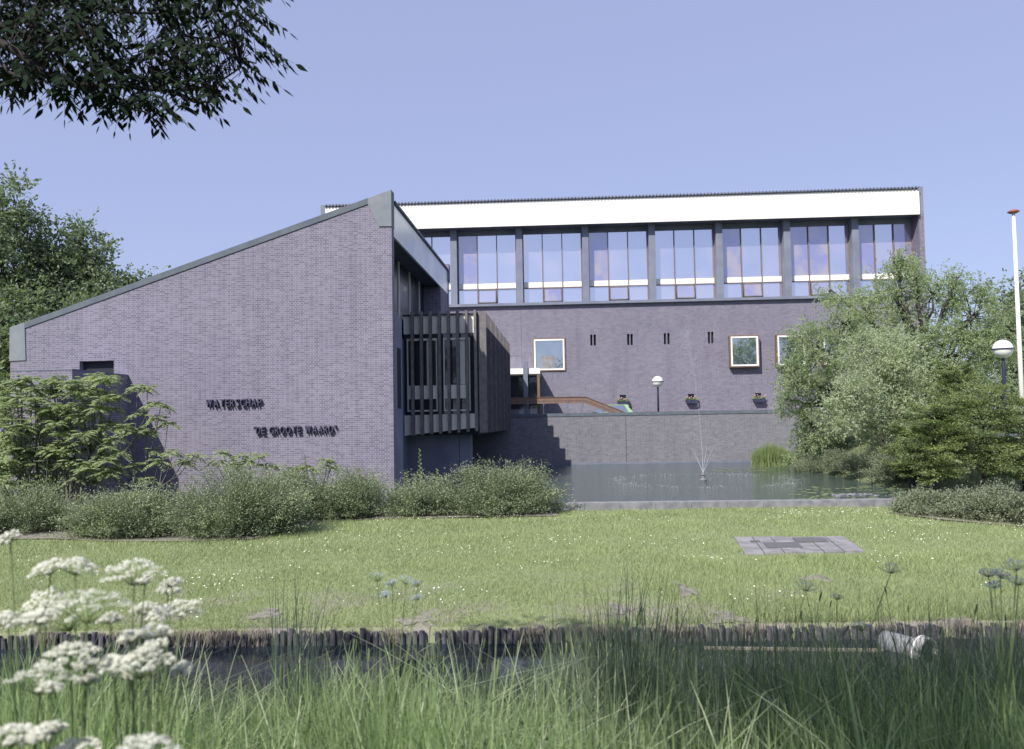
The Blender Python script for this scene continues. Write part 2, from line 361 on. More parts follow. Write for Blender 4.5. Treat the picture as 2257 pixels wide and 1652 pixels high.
# planting bed soil
def sheet(name, poly, z, mat, **k):
    bb = MB(); bb.add([(p[0], p[1], z) for p in poly], [tuple(range(len(poly)))]); return bb.build(name, mat, **k)
bed = [atz(-60, 1192, LAWN), atz(120, 1190, LAWN), atz(230, 1196, LAWN), atz(420, 1196, LAWN), atz(560, 1190, LAWN), atz(640, 1172, LAWN), atz(700, 1153, LAWN), atz(840, 1146, LAWN), atz(1000, 1143, LAWN), atz(1230, 1139, LAWN)]
bed = [(p[0], p[1]) for p in bed]+[(1.2, 22.0), (-3.2, 22.2), (-3.2, 27), (-17, 27)]
sheet('planting_bed', bed, LAWN+.026, M['soil'], kind='structure')
bed2 = [(p[0], p[1]) for p in [atz(1955, 1132, LAWN), atz(2080, 1148, LAWN), atz(2300, 1168, LAWN)]]+[(19, 24), (12.2, 23)]
sheet('planting_bed', bed2, LAWN+.026, M['soil'], kind='structure')

# paved slab with hatches in the lawn
P = [tuple(atz(px, py, LAWN)[:2]) for px, py in ((1618, 1187), (1858, 1187), (1905, 1219), (1642, 1226))]
sl = empty('paved_hatch', (0, 0, 0), label='grey paved rectangle with iron hatches set in the lawn', cat='paving')
b = MB(); zb = LAWN+.0
def lerp2(s, t_):
    a = np.array(P[3])*(1-s)+np.array(P[2])*s; c = np.array(P[0])*(1-s)+np.array(P[1])*s; return a*(1-t_)+c*t_
def cell(mb, s0, s1, t0, t1, z0, z1):
    q = [lerp2(s0, t0), lerp2(s1, t0), lerp2(s1, t1), lerp2(s0, t1)]; mb.prism([tuple(x) for x in q], z0, z1, ax='xy')
for i in range(6):
    for j in range(5):
        cell(b, i/6+.004, (i+1)/6-.004, j/5+.005, (j+1)/5-.005, zb-.05, zb+.035+.006*((i*7+j*3) % 3))
b.build('slabs', M['slab'], sl, bevel=.006)
for (s0, s1, t0, t1) in ((.22, .52, .25, .55), (.52, .8, .58, .85)):
    b = MB(); cell(b, s0, s1, t0, t1, zb, zb+.062); b.build('hatch_cover', M['hatch'], sl)
b = MB(); cell(b, .12, .2, .62, .7, zb, zb+.058); b.build('drain_lid', M['hatch'], sl)

# ------------------------------------------------------------------ gabled brick building
gb = empty('gabled_building', (G.x, G.y, 0), G.a, label='brick building with one steep sloping roofline and lettering on its windowless wall', cat='building')
GB0 = LAWN-.15
b = MB()
TOP = lambda u: 7.74+u*.3213
wl, wr, wb_, wt_ = -10.68, -9.48, 1.83, 2.32
b.prism([(-13.13, GB0), (wl, GB0), (wl, TOP(wl)-.1), (-13.13, TOP(-13.13)-.1)], 0, .35)
b.prism([(wl, GB0), (wr, GB0), (wr, wb_), (wl, wb_)], 0, .35)
b.prism([(wl, wt_), (wr, wt_), (wr, TOP(wr)-.1), (wl, TOP(wl)-.1)], 0, .35)
b.prism([(wr, GB0), (0, GB0), (0, TOP(0)-.1), (wr, TOP(wr)-.1)], 0, .35)
b.build('gable_wall', M['brick'], gb)
b = MB(); b.box(wl-.05, wr+.05, .2, .24, wb_-.05, wt_+.05); b.build('window', M['dark'], gb)
b = MB()
for i in range(11):                                   # soldier course over the window
    b.box(wl+.02+i*.11, wl+.115+i*.11, -.004, .1, wt_+.003, wt_+.17)
b.build('soldier_course', M['brick'], gb)
b = MB(); b.prism([(-12.62, TOP(-12.62)), (-.78, TOP(-.78)), (-.78, TOP(-.78)-.2), (-12.62, TOP(-12.62)-.2)], -.03, .38); b.build('coping', M['cope'], gb)
b = MB(); b.prism([(-.78, TOP(-.78)+.005), (.012, TOP(0)+.005), (.012, 6.52), (-.42, 6.53), (-.78, TOP(-.78)-.2)], -.034, .385)
b.build('corner_stone', M['concrete'], gb, bevel=.01); b = MB()
b.prism([(-13.15, TOP(-13.15)+.005), (-12.62, TOP(-12.62)+.005), (-12.56, 2.39), (-13.15, 2.375)], -.034, .385)
b.build('corner_stone', M['concrete'], gb, bevel=.01)
b = MB(); b.prism([(-12.9, TOP(-12.9)-.35), (-.05, TOP(0)-.45), (-.05, TOP(0)-.6), (-12.9, TOP(-12.9)-.5)], .36, 11.95); b.build('roof', M['eternit'], gb)
# corrugated edge along the ridge
b = MB(); n = 66
prev = None
for i in range(n*2+1):
    v = .40+i*(11.5/(n*2)); dz = .045 if i % 2 else 0
    cur = [(-.35, v, 7.36+dz), (.05, v, 7.38+dz), (.05, v, 7.47+dz), (-.35, v, 7.46+dz)]
    b.v.append(np.array(cur)); b.n += 4
    if i: k = b.n-4; b.f += [(k-4+j, k-4+(j+1) % 4, k+(j+1) % 4, k+j) for j in range(4)]; b.m += [0]*4
b.build('corrugated_edge', M['eternit'], gb)
b = MB(); b.box(-.09, -.01, .352, 11.95, 6.28, 7.37); b.build('fascia', M['fascia_metal'], gb)
b = MB(); b.box(-1.6, -.092, .352, 11.95, 6.33, 6.40); b.build('soffit', M['soffit'], gb)
b = MB(); b.box(-12.9, 0.0, 11.95, 12.3, GB0, 6.9); b.prism([(-12.9, 6.9), (0, 6.9), (0, 7.7), (-2.4, 6.9)], 11.95, 12.3); b.box(-.12, .06, 11.93, 12.36, 6.9, 7.74); b.build('rear_gable_wall', M['brick'], gb)
b = MB(); b.box(-.86, -.80, .36, 11.9, 3.3, 6.33); b.build('clerestory_glass', M['glass_dark'], gb)
for v in (2.5, 4.55, 6.6, 8.7):
    b = MB(); b.box(-.80, -.75, v, v+.05, 3.2, 6.33); b.build('mullion', M['whitepaint'], gb)
b = MB(); b.box(-1.1, -.02, 9.9, 11.9, 3.2, 6.3); b.build('side_brick_wall', M['brick'], gb)
b = MB(); b.box(-1.0, -.62, .36, 17.3, GB0, 3.3); b.build('side_wall', M['concrete_dark'], gb)
b = MB(); b.prism([(.36, GB0), (1.42, GB0), (1.42, 3.62), (.36, 3.78)], -.5, -.0, ax='yz'); b.build('concrete_stub', M['concrete_pillar'], gb)
b = MB(); b.box(-.02, .006, .62, 1.2, .55, 2.6); b.build('niche', M['dark'], gb)
b = MB(); b.box(-12.9, -12.6, .36, 11.9, GB0, 3.0); b.build('eaves_wall', M['brick'], gb)

# side annex with flat roof
an = empty('brick_annex', G.w(-9.9, -1.3, LAWN), G.a, label='low flat-roofed brick porch jutting from the gable wall behind the sumac', cat='porch')
b = MB(); b.box(-1.0, .92, -1.62, 1.295, -.15, 4.3); b.build('wall', M['brick'], an)
b = MB(); b.box(-1.01, .93, -1.63, 1.295, 4.3, 4.33); b.build('roof', M['concrete_dark'], an)
b = MB()
for i in range(8): b.box(.5+i*.052, .525+i*.052, -1.70, -1.625, 2.45, 3.4)
b.build('louvre', M['navy'], an)
b = MB(); b.box(.46, .915, -1.64, -1.623, 2.4, 3.45); b.build('louvre_backing', M['dark'], an)

# ------------------------------------------------------------------ louvred timber wing (bridge over the pond)
wg = empty('louvred_wing', G.w(0, 4.5, 0), G.a, label='timber wing on concrete foot with vertical slats and white bands over the pond', cat='building')
VE = 12.9   # far end (at the pond wall), front plane at v=0
b = MB(); b.box(-.62, 2.30, .30, VE, -.2, 4.20); b.build('core', M['soffit'], wg)
b = MB(); b.box(-.66, 2.30, .06, VE, 4.20, 4.26); b.build('roof', M['navy'], wg)
b = MB(); b.box(-.62, 2.22, .12, .30, 3.5, 4.2); b.build('upper_band', M['white'], wg)
b = MB(); b.prism([(-.64, -.42), (2.2, -.14), (2.2, .40), (-.64, .36)], .12, .30); b.build('lower_band', M['white'], wg)
b = MB(); b.box(-.62, 2.25, .2, .295, .40, 3.5); b.build('front_glass', M['glass_dark'], wg)
for (x0, x1) in ((-.5, .68), (.92, 1.95)):
    b = MB()
    b.box(x0, x0+.05, .11, .2, .5, 3.28); b.box(x1-.05, x1, .11, .2, .5, 3.28); b.box(x0, x1, .1, .2, 3.24, 3.32); b.box(x0, x1, .1, .2, .5, .56)
    b.box(x0, x1, .09, .19, .98, 1.5)
    b.build('window_frame', M['white'], wg)
    b = MB(); b.box(x1-.42, x1-.2, .17, .195, 1.52, 3.22); b.build('curtain', M['white'], wg)
b = MB(); b.box(1.98, 2.2, .1, .19, .4, 3.4); b.build('corner_panel', M['dark'], wg)
for i in range(8):
    u = -.25+i*.352
    if i == 7: u = 2.19
    b = MB(); b.box(u-.05, u+.05, -.16, .11, -.42+.02*i, 4.34); b.build('slat', M['timber_grey'], wg, bevel=.006)
# screen of boards along the pond side: every board stands out a little further than the last (sawtooth)
nb = 25
for i in range(nb):
    v0 = .02+i*(VE-.1)/nb
    b = MB(); b.box(2.302, 2.60, v0, v0+.05, -.34, 4.30)
    b.build('side_fin', M['fin'] if i % 4 else M['timber_grey'], wg)
b = MB(); b.box(2.25, 2.30, .1, VE, 4.26, 4.30); b.build('roof_edge', M['timber_grey'], wg)
b = MB(); b.box(-.6, 2.2, .35, VE, -.42, -.2); b.build('floor_slab', M['dark'], wg)
b = MB(); b.box(-.64, 1.35, 1.0, 1.3, GB0, -.42); b.box(1.37, 1.85, 1.0, 1.3, GB0, -.42); b.build('concrete_foot', M['concrete_pillar'], wg)
b = MB(); b.box(-.6, -.3, 1.3, VE, GB0, -.42); b.build('underside_wall', M['dark'], wg)  # near-black block paints in the shade beneath the wing

# ------------------------------------------------------------------ rear office building
rb = empty('office_building', (RB.x, RB.y, 0), RB.a, label='long brick office block with tall glazed storey and white roof band', cat='building')
UL, UR = -16.74, 18.80
sl_h, so_h = 7.06, 11.75
holes = []
# wall built round its openings: windows (u0,u1,h0,h1)
ops = [(-.56, -.43, 4.56, 5.23), (-.36, -.22, 4.56, 5.23), (1.64, 1.78, 4.55, 5.21), (1.84, 1.98, 4.55, 5.21), (3.82, 3.96, 4.55, 5.21), (4.03, 4.17, 4.55, 5.21), (6.43, 6.57, 4.55, 5.23), (6.62, 6.76, 4.55, 5.23),
       (1.12, 1.49, 1.18, 1.57), (5.15, 5.51, 1.17, 1.55), (9.09, 9.45, 1.15, 1.53), (-3.95, -2.13, 3.14, 5.0), (7.68, 9.27, 3.13, 4.88), (10.4, 11.98, 3.13, 4.88), (13.05, 14.62, 3.13, 4.88)]
ucuts = sorted(set([UL, UR]+[o for x in ops for o in x[:2]]))
b = MB()
for a, c in zip(ucuts[:-1], ucuts[1:]):
    mid = (a+c)/2; hs = sorted([(o[2], o[3]) for o in ops if o[0] < mid < o[1]])
    z = -.9
    for h0, h1 in hs:
        b.box(a, c, 0, .35, z, h0); z = h1
    b.box(a, c, 0, .35, z, sl_h)
b.build('brick_wall', M['brick_rear'], rb)
b = MB(); b.box(UL, UR, .36, .5, -.9, sl_h); b.build('wall_lining', M['dark'], rb)
b = MB(); b.box(UL+.3, UR-.3, .5, 12, -.9, 13.1); b.build('volume', M['concrete_dark'], rb)
b = MB(); b.box(UL, UR, -.2, .3, sl_h, sl_h+.16); b.build('sill_band', M['concrete_pillar'], rb)
b = MB(); b.box(UL, UL+.33, -.56, 12, -.9, 13.42); b.build('end_wall', M['concrete'], rb)
b = MB(); b.box(UR-.08, UR+.22, -.5, 12, -.9, 11.8); b.build('end_wall', M['brick_rear'], rb)
b = MB(); b.box(UR-.085, UR+.225, -.505, 12, 11.8, 13.45); b.build('end_coping', M['concrete_pillar'], rb)
b = MB(); b.box(UL+.335, UR-.09, -.70, -.60, 11.77, 13.24); b.build('roof_fascia', M['fascia'], rb)
b = MB(); b.box(UL+.335, UR-.09, -.6, .5, 11.80, 11.86); b.build('soffit', M['soffit'], rb)
b = MB(); n = int((UR-UL-.43)/.1)
for i in range(n+1):
    u = UL+.335+i*.1; dz = .10 if i % 2 else 0
    cur = [(u, -.80, 13.22+dz), (u, -.80, 13.31+dz), (u, 11, 13.31+dz), (u, 11, 13.22+dz)]
    b.v.append(np.array(cur)); b.n += 4
    if i: k = b.n-4; b.f += [(k-4+j, k-4+(j+1) % 4, k+(j+1) % 4, k+j) for j in range(4)]; b.m += [0]*4
b.f.append((0, 1, 2, 3)); b.m.append(0)
b.build('corrugated_roof', M['eternit'], rb)
PIL = [-12.9+3.986*i for i in range(8)]
for u in PIL:
    b = MB(); b.box(u, u+.39, -.15, .5, sl_h+.16, 11.80); b.build('pillar', M['concrete_pillar'], rb)
pink = {1: (), 2: (0,), 3: (), 4: (0,), 5: (), 6: (0,), 7: (0, 1), 8: (0, 2)}
edges = [UL+.33]+PIL+[UR-.08]
for i in range(9):
    a = edges[i]+(.39 if i else 0)+.005; c = edges[i+1]-.005 if i < 8 else UR-.085
    h0, h1 = sl_h+.16, 11.80; wd = (c-a)/3; ms = [a, a+wd, a+2*wd, c]; g = .42
    b = MB(); b.box(a, c, g-.06, g+.05, 11.50, h1); fr = b.build('window_frame', M['concrete_pillar'], rb)
    b = MB(); b.box(a, c, g-.05, g+.05, h0, h0+.09); b.build('bottom_rail', M['timber_grey'], fr)
    for k, x in enumerate(ms):
        x0 = x if k == 0 else (x-.05 if k == 3 else x-.025)
        b = MB(); b.box(x0, x0+.05, g-.09, g+.04, h0+.09, 11.50); b.build('mullion', M['mullion'], fr)
    pk = pink.get(i, ())
    for k in range(3):
        b = MB(); b.box(ms[k]+.028, ms[k+1]-.028, g, g+.02, 8.56, 11.50); b.build('upper_pane', M['glass_pink'] if k in pk else M['glass_sky'], fr)
        if k != 1:
            b = MB(); b.box(ms[k]+.028, ms[k+1]-.028, g, g+.02, h0+.09, 8.18); b.build('lower_pane', M['glass_sky'], fr)
        b = MB(); b.box(ms[k]+.03, ms[k+1]-.03, g-.05, g+.03, 8.22, 8.54); b.build('transom_panel', M['white'], fr)
    b = MB(); b.box(ms[0], ms[3], g-.075, g+.02, 8.16, 8.215); b.build('transom_rail', M['mullion'], fr)
    # bottom hung-out vent
    tilt = .02 if i in (3,) else .16; x0, x1 = ms[1]+.05, ms[2]-.05; z0, z1 = h0+.1, 8.15
    b = MB()
    for (p0, p1, q0, q1) in ((x0, x1, 0, .07), (x0, x1, .93, 1.0), (x0, x0+.06, 0, 1), (x1-.06, x1, 0, 1)):
        ya, yb = g-.1-tilt*(1-q0), g-.1-tilt*(1-q1); za, zb_ = z0+(z1-z0)*q0, z0+(z1-z0)*q1
        b.add([(p0, ya, za), (p1, ya, za), (p1, yb, zb_), (p0, yb, zb_), (p0, ya+.05, za), (p1, ya+.05, za), (p1, yb+.05, zb_), (p0, yb+.05, zb_)],
              [(0, 1, 2, 3), (7, 6, 5, 4), (0, 4, 5, 1), (1, 5, 6, 2), (2, 6, 7, 3), (3, 7, 4, 0)])
    hp = b.build('vent_sash', M['timber_grey'], fr)
    b = MB(); ya, yb = g-.09-tilt, g-.09
    b.add([(x0+.05, ya, z0+.05), (x1-.05, ya, z0+.05), (x1-.05, yb, z1-.05), (x0+.05, yb, z1-.05)], [(0, 1, 2, 3)]); b.build('vent_glass', M['glass_sky'] if i % 3 else M['glass_pink'], fr)
    b = MB(); b.box(x0, x1, g-.02, g+.02, z0, z1); b.build('vent_opening', M['dark'], fr)
for (u0, u1, h0, h1) in ops[:8]:
    b = MB(); b.box(u0, u1, .16, .33, h0, h1); b.build('slot_window', M['dark'], rb)
for (u0, u1, h0, h1) in ops[8:11]:
    b = MB(); b.box(u0, u1, .1, .14, h0, h1); b.build('small_window', M['glass_dark'], rb)
for q, (u0, u1, h0, h1) in enumerate(ops[11:]):
    pr = .06 if q == 0 else .34; e = .07
    b = MB()
    for (p0, p1, q0, q1) in ((u0-e, u0-.005, h0-e, h1+e), (u1+.005, u1+e, h0-e, h1+e), (u0-.005, u1+.005, h0-e, h0-.005), (u0-.005, u1+.005, h1+.005, h1+e)):
        b.box(p0, p1, -pr, .02 if q else .02, q0, q1)
    cs = b.build('window_casing', M['timber'], rb)
    b = MB(); e2 = .085
    for (p0, p1, q0, q1) in ((u0, u0+e2, h0, h1), (u1-e2, u1, h0, h1), (u0+e2, u1-e2, h0, h0+e2), (u0+e2, u1-e2, h1-e2, h1)):
        b.box(p0, p1, -pr-.02, .1, q0, q1)
    b.build('window_frame', M['white'], cs)
    b = MB(); b.box(u0+e2, u1-e2, -pr+.05, -pr+.07, h0+e2, h1-e2); b.build('glass', M['glass_room'], cs)
    if q == 0:
        b = MB(); b.box(u0+.42, u0+1.22, -pr+.02, -pr+.045, h0+.1, h0+.86); b.build('blind', M['slab'], cs)
b = MB(); b.box(-4.72, -4.69, -.004, .02, -.5, sl_h); b.box(-5.6, -4.69, -.0045, .018, 4.02, 4.05); b.build('expansion_joint', M['cope'], rb)

# aerial on the roof
ae = empty('roof_aerial', RB.w(13.2, 3, 13.05), 0, label='thin vertical aerial rod on the corrugated roof', cat='aerial')
b = MB(); b.tube([(0, 0, 0), (0, 0, .9)], [.02, .008], 6); b.build('rod', M['steel'], ae)

# flower boxes under the three small windows
def flower_box(u, lab):
    e = empty('flower_box', RB.w(u, -.16, .93), RB.a, label=lab, cat='flower box', group='flower boxes under the small windows')
    b = MB(); b.prism([(-.29, .06), (.29, .06), (.36, .24), (-.36, .24)], -.14, .14); b.build('box', M['navy'], e)
    C = np.column_stack([rng.uniform(-.36, .36, 420), rng.normal(0, .07, 420), .25+np.abs(rng.normal(0, .07, 420))])
    quads('plants', leafquads(C, .07, .045), M['L_sumac'], e)
    C = np.column_stack([rng.uniform(-.34, .36, 9), rng.normal(-.08, .05, 9), .36+rng.uniform(0, .14, 9)])
    quads('flowers', np.concatenate([leafquads(np.repeat(C, 9, 0)+rng.normal(0, .018, (81, 3)), .05, .05)]), M['petal'], e)
flower_box(1.3, 'flower box on the office wall above the green car roof')
flower_box(5.33, 'flower box with pink blooms right of the terrace lamp')
flower_box(9.27, 'flower box nearest the willow, farthest right on the office wall')

# entrance canopy, ramp
ca = empty('entrance_canopy', RB.w(-4.4, -2.5, TERR), RB.a, label='white canopy on a concrete post between wing and office block', cat='canopy')
b = MB(); b.box(-2.4, .81, -.02, 2.46, 3.28, 3.6); b.build('roof', M['white'], ca)
b = MB(); b.box(-.14, .12, -.16, .1, 0, 4.0); b.build('column', M['concrete_pillar'], ca, bevel=.01)
b = MB(); b.box(.64, .79, .0, .14, 0, 3.28); b.build('post', M['timber'], ca)
b = MB(); b.box(-2.4, .6, 1.6, 1.66, .0, 3.28); b.build('door_glass', M['glass_dark'], ca)
b = MB(); b.box(-2.4, .85, -.3, 2.4, 0, .95); b.build('platform', M['concrete'], ca)
rl = empty('ramp_railing', RB.w(-3, -2.95, 0), RB.a, label='orange-brown wooden railing that slopes down behind the pond wall', cat='railing')
b = MB(); b.prism([(-2.6, 1.40), (1.94, 1.38), (4.3, .40), (4.3, .05), (1.85, 1.06), (-2.6, 1.06)], 0, .04); b.build('board', M['orange'], rl)
b = MB(); b.prism([(-2.6, 1.445), (1.95, 1.425), (4.3, .445), (4.3, .41), (1.94, 1.39), (-2.6, 1.41)], -.04, .08); b.build('handrail', M['timber'], rl)
b = MB(); b.prism([(-2.6, 1.215), (1.9, 1.2), (4.3, .20), (4.3, .185), (1.88, 1.185), (-2.6, 1.2)], -.006, .0); b.build('joint', M['navy'], rl)
for u, hh in ((-1.3, 1.3), (-.42, 1.3), (.95, 1.3), (1.75, 1.3), (2.9, .9), (3.9, .5)):
    b = MB(); b.box(u-.018, u+.018, .05, .09, TERR, hh); b.prism([(u-.015, hh), (u+.06, hh-.3), (u-.015, hh-.32)], -.05, -.01); b.build('baluster', M['steel'], rl)
b = MB(); b.prism([(-2.6, .42), (1.9, .38), (4.4, -.5), (-2.6, -.5)], .1, 1.3); b.build('ramp', M['concrete'], rl)

# ------------------------------------------------------------------ pond wall
pw = empty('pond_wall', (PW.x, PW.y, 0), PW.a, label='long low brick retaining wall rising from the pond', cat='wall')
b = MB(); b.box(-9, 1.31, 0, .35, -3.2, .31); b.box(1.33, 13.4, 0, .35, -3.2, .31); b.build('brickwork', M['brick_pond'], pw)
b = MB(); b.box(-9, 13.4, -.03, .38, .31, .485); b.build('coping', M['cope'], pw)
b = MB(); b.box(-9, 13.4, -.02, 0, -3.2, WAT+.07); b.build('wet_footing', M['concrete_dark'], pw)

# ------------------------------------------------------------------ lamps, flagpole, car
def lamp(name, loc, rad, hc, lab, bend=0, group='globe lamps round the building'):
    e = empty(name, loc, 0, label=lab, cat='lamp', group=group)
    b = MB(); b.tube([(0, 0, 0), (0, 0, hc-rad*.95), (rad*bend, 0, hc-rad*.4)], [rad*.2, rad*.17, rad*.13], 10); b.build('pole', M['navy'], e, True)
    prof = [(rad*math.sin(t), hc-rad*math.cos(t)) for t in np.linspace(.02, math.pi-.02, 17)]
    b = MB(); b.lathe(prof, 28); b.build('globe', M['globe'], e, True)
    b = MB(); b.lathe([(rad*1.0, hc-rad*.06), (rad*1.09, hc-rad*.06), (rad*1.09, hc+rad*.06), (rad*1.0, hc+rad*.06)], 28); b.build('band', M['navy'], e)
    return e
p = PW.w(3.22, .9, TERR); lamp('globe_lamp', p, .31, 2.66, 'globe lamp on a dark pole on the terrace before the office wall', .25)
p = at(2210, 770, 27); lamp('globe_lamp', (p[0], p[1], -2.0), .325, p[2]+2.0, 'large globe lamp above the conifers beside the flagpole')
p = at(2158, 832, 62); lamp('globe_lamp', (p[0], p[1], TERR), .36, p[2]-TERR, 'small distant globe lamp peeping over the conifers')
fp = at(2232, 470, 27); fb = at(2255, 940, 27)
e = empty('flagpole', (fb[0], fb[1], -2.0), 0, label='tall white flagpole with a red cap at the right edge', cat='flagpole')
b = MB(); b.tube([(0, 0, 0), (0, 0, fp[2]+2)], [.095, .05], 14); b.build('pole', M['whitepaint'], e, True)
b = MB(); b.lathe([(.0, fp[2]+2.14), (.12, fp[2]+2.1), (.2, fp[2]+2.04), (.12, fp[2]+1.99), (.0, fp[2]+1.98)], 16); b.build('cap', M['red'], e, True)

cl = RB.w(.1, -1.5, TERR)
c_ = empty('parked_car', cl, RB.a, label='pale green hatchback parked behind the pond wall', cat='car')
b = MB()
side = [(-1.95, .25), (-2.0, .62), (-1.85, .80), (-1.05, .92), (-.45, 1.02), (1.45, 1.02), (1.72, .98), (1.8, .6), (1.75, .25)]
b.prism(side, -.78, .78); b.build('body', M['greenpaint'], c_, bevel=.04)
b = MB(); b.add([(-.75, -.72, 1.02), (1.5, -.72, 1.02), (1.5, .72, 1.02), (-.75, .72, 1.02), (-.1, -.56, 1.40), (1.22, -.56, 1.42), (1.22, .56, 1.42), (-.1, .56, 1.40)],
                [(0, 1, 5, 4), (1, 2, 6, 5), (2, 3, 7, 6), (3, 0, 4, 7)]); b.build('windows', M['glass_room'], c_)
b = MB(); b.box(-.12, 1.25, -.57, .57, 1.40, 1.45); b.box(1.22, 1.34, -.6, -.5, 1.02, 1.42)
b.add([(1.2, -.6, 1.43), (1.55, -.735, 1.02), (1.3, -.735, 1.02), (1.05, -.6, 1.43)], [(0, 1, 2, 3)]); b.build('roof', M['greenpaint'], c_, bevel=.02)
for u in (-1.3, 1.15):
    for v in (-.76, .64):
        b = MB(); b.tube([(u, v, .29), (u, v+.14, .29)], .29, 18); wh_ = b.build('wheel', M['rubber'], c_)
        b = MB(); b.tube([(u, v-.01, .29), (u, v+.15, .29)], .17, 14); b.build('rim', M['steel'], wh_)

# ------------------------------------------------------------------ lettering on the gable
def lettering(text, u0, u1, hbase, cap, lab):
    e = empty('wall_lettering', G.w(u0, 0, hbase), G.a, label=lab, cat='lettering')
    adv = {'W': 1.35, ' ': .62, '"': .42, 'I': .4, 'O': 1.08, 'G': 1.05, 'C': .98, 'E': .78, 'S': .86, 'T': .98, 'P': .84, 'R': .9, 'D': .98, 'A': 1.02, 'H': .95}
    tot = sum(adv.get(ch, 1) for ch in text); x = 0; k = (u1-u0)/tot
    dg = None
    for ch in text:
        a = adv.get(ch, 1)
        if ch != ' ':
            cu = bpy.data.curves.new('letter', 'FONT'); cu.body = ch; cu.size = 1; cu.extrude = .5; cu.offset = .006; cu.resolution_u = 3
            to = bpy.data.objects.new('tmp', cu); COL.objects.link(to); bpy.context.view_layer.update()
            me = bpy.data.meshes.new_from_object(to.evaluated_get(bpy.context.evaluated_depsgraph_get()))
            bpy.data.objects.remove(to)
            co = np.zeros(len(me.vertices)*3); me.vertices.foreach_get('co', co); co = co.reshape(-1, 3)
            x0, x1 = co[:, 0].min(), co[:, 0].max(); capf = .73
            wd = a*k*.80
            X = x+(co[:, 0]-x0)/(x1-x0)*wd; Zc = co[:, 1]/capf*cap; Yc = np.where(co[:, 2] > 0, -.11, -.012)
            X = X - .05*(Zc-cap)*0
            me.vertices.foreach_set('co', np.column_stack([X, Yc, Zc]).ravel())
            me.materials.clear(); me.materials.append(M['letter_face']); me.materials.append(M['navy'])
            me.update()
            for pl in me.polygons: pl.material_index = 0 if abs(pl.normal.y) > .7 else 1
            me.name = 'letter'; o = bpy.data.objects.new('letter', me); COL.objects.link(o); o.parent = e
        x += a*k
M['letter_face'] = simple('letter_face', (.075, .07, .12), (.05, .05, .09), 9, .6)
lettering('WATERSCHAP', -6.25, -4.33, .70, .26, 'upper dark metal lettering reading WATERSCHAP on the gable')
lettering('"DE GROOTE WAARD"', -4.63, -1.86, -.22, .25, 'lower dark metal lettering reading DE GROOTE WAARD on the gable')

# ------------------------------------------------------------------ ditch edge: piles, dry grass, pipe
pm = []
for k in range(8):
    b = MB(); r0 = .036+.006*random.random(); n = 9
    pts = [(0, 0, -.6), (random.uniform(-.006, .006), 0, -.2), (random.uniform(-.008, .008), random.uniform(-.01, .01), .0+random.uniform(-.02, .03))]
    b.tube(pts, [r0, r0*1.02, r0*.92], n)
    o = b.build('timber_pile', M['pile']); pm.append(o.data); bpy.data.objects.remove(o)
x = -8.6; first = True
while x < 8.4:
    yy = 10.0-.022*x+random.uniform(-.02, .02)
    if random.random() > .05:
        o = bpy.data.objects.new('timber_pile', random.choice(pm)); COL.objects.link(o)
        o.location = (x, yy, LAWN-.125+random.uniform(-.045, .015)); o.rotation_euler = (random.uniform(-.06, .06), random.uniform(-.05, .05), random.uniform(0, 6))
        tag(o, 'weathered round wooden pile in the row lining the far ditch bank', 'pile', 'wooden piles lining the ditch')
    x += random.uniform(.074, .098)
# dry roots and straw hanging over the piles
N = 22000; X = rng.uniform(-8.6, 8.6, N); cl_ = .5+.5*np.sin(X*2.9+1.7*np.sin(X*4.1)); keep = rng.random(N) < .04+.96*cl_**4; X = X[keep]; cl_ = cl_[keep]; N = len(X)
Yb = 10.0-.022*X; C = np.column_stack([X, Yb-.075+rng.uniform(-.03, .14, N), LAWN-.135-np.abs(rng.normal(0, .09, N))*(rng.random(N) < .6*cl_**3)])
ax = np.column_stack([rng.normal(0, .25, N), rng.normal(-.1, .3, N), -np.ones(N)])
quads('dry_grass', leafquads(C, rng.uniform(.06, .16, N), .006, ax), M['straw'], label='bleached dry grass and roots hanging over the piles', cat='dry grass', kind='stuff')
pp = at(1985, 1425, 9.3)
e = empty('concrete_pipe', (4.68, 9.35, DITCH+.03), R(30), label='pale concrete pipe end lying half sunk in the ditch', cat='pipe')
b = MB(); b.lathe([(.135, -.62), (.17, -.6), (.17, .25), (.215, .3), (.215, .52), (.185, .53), (.185, .3), (.135, .26), (.135, -.62)], 28); e.scale = (.9, .5, .9)
V_ = b.v[0].copy(); b.v[0] = np.column_stack([V_[:, 0], -V_[:, 2], V_[:, 1]-.0]); b.build('barrel', M['pipe'], e, True)
b = MB(); b.lathe([(.219, .34), (.228, .345), (.228, .37), (.219, .375)], 28); V_ = b.v[0].copy(); b.v[0] = np.column_stack([V_[:, 0], -V_[:, 2], V_[:, 1]]); b.build('ring', M['whitepaint'], e)
e = empty('driftwood_plank', (3.2, 9.5, DITCH+.01), R(-6), label='long thin pale plank floating beside the pipe', cat='plank')
b = MB(); b.box(-.9, 1.2, -.02, .02, -.01, .02); b.build('plank', M['straw'], e)

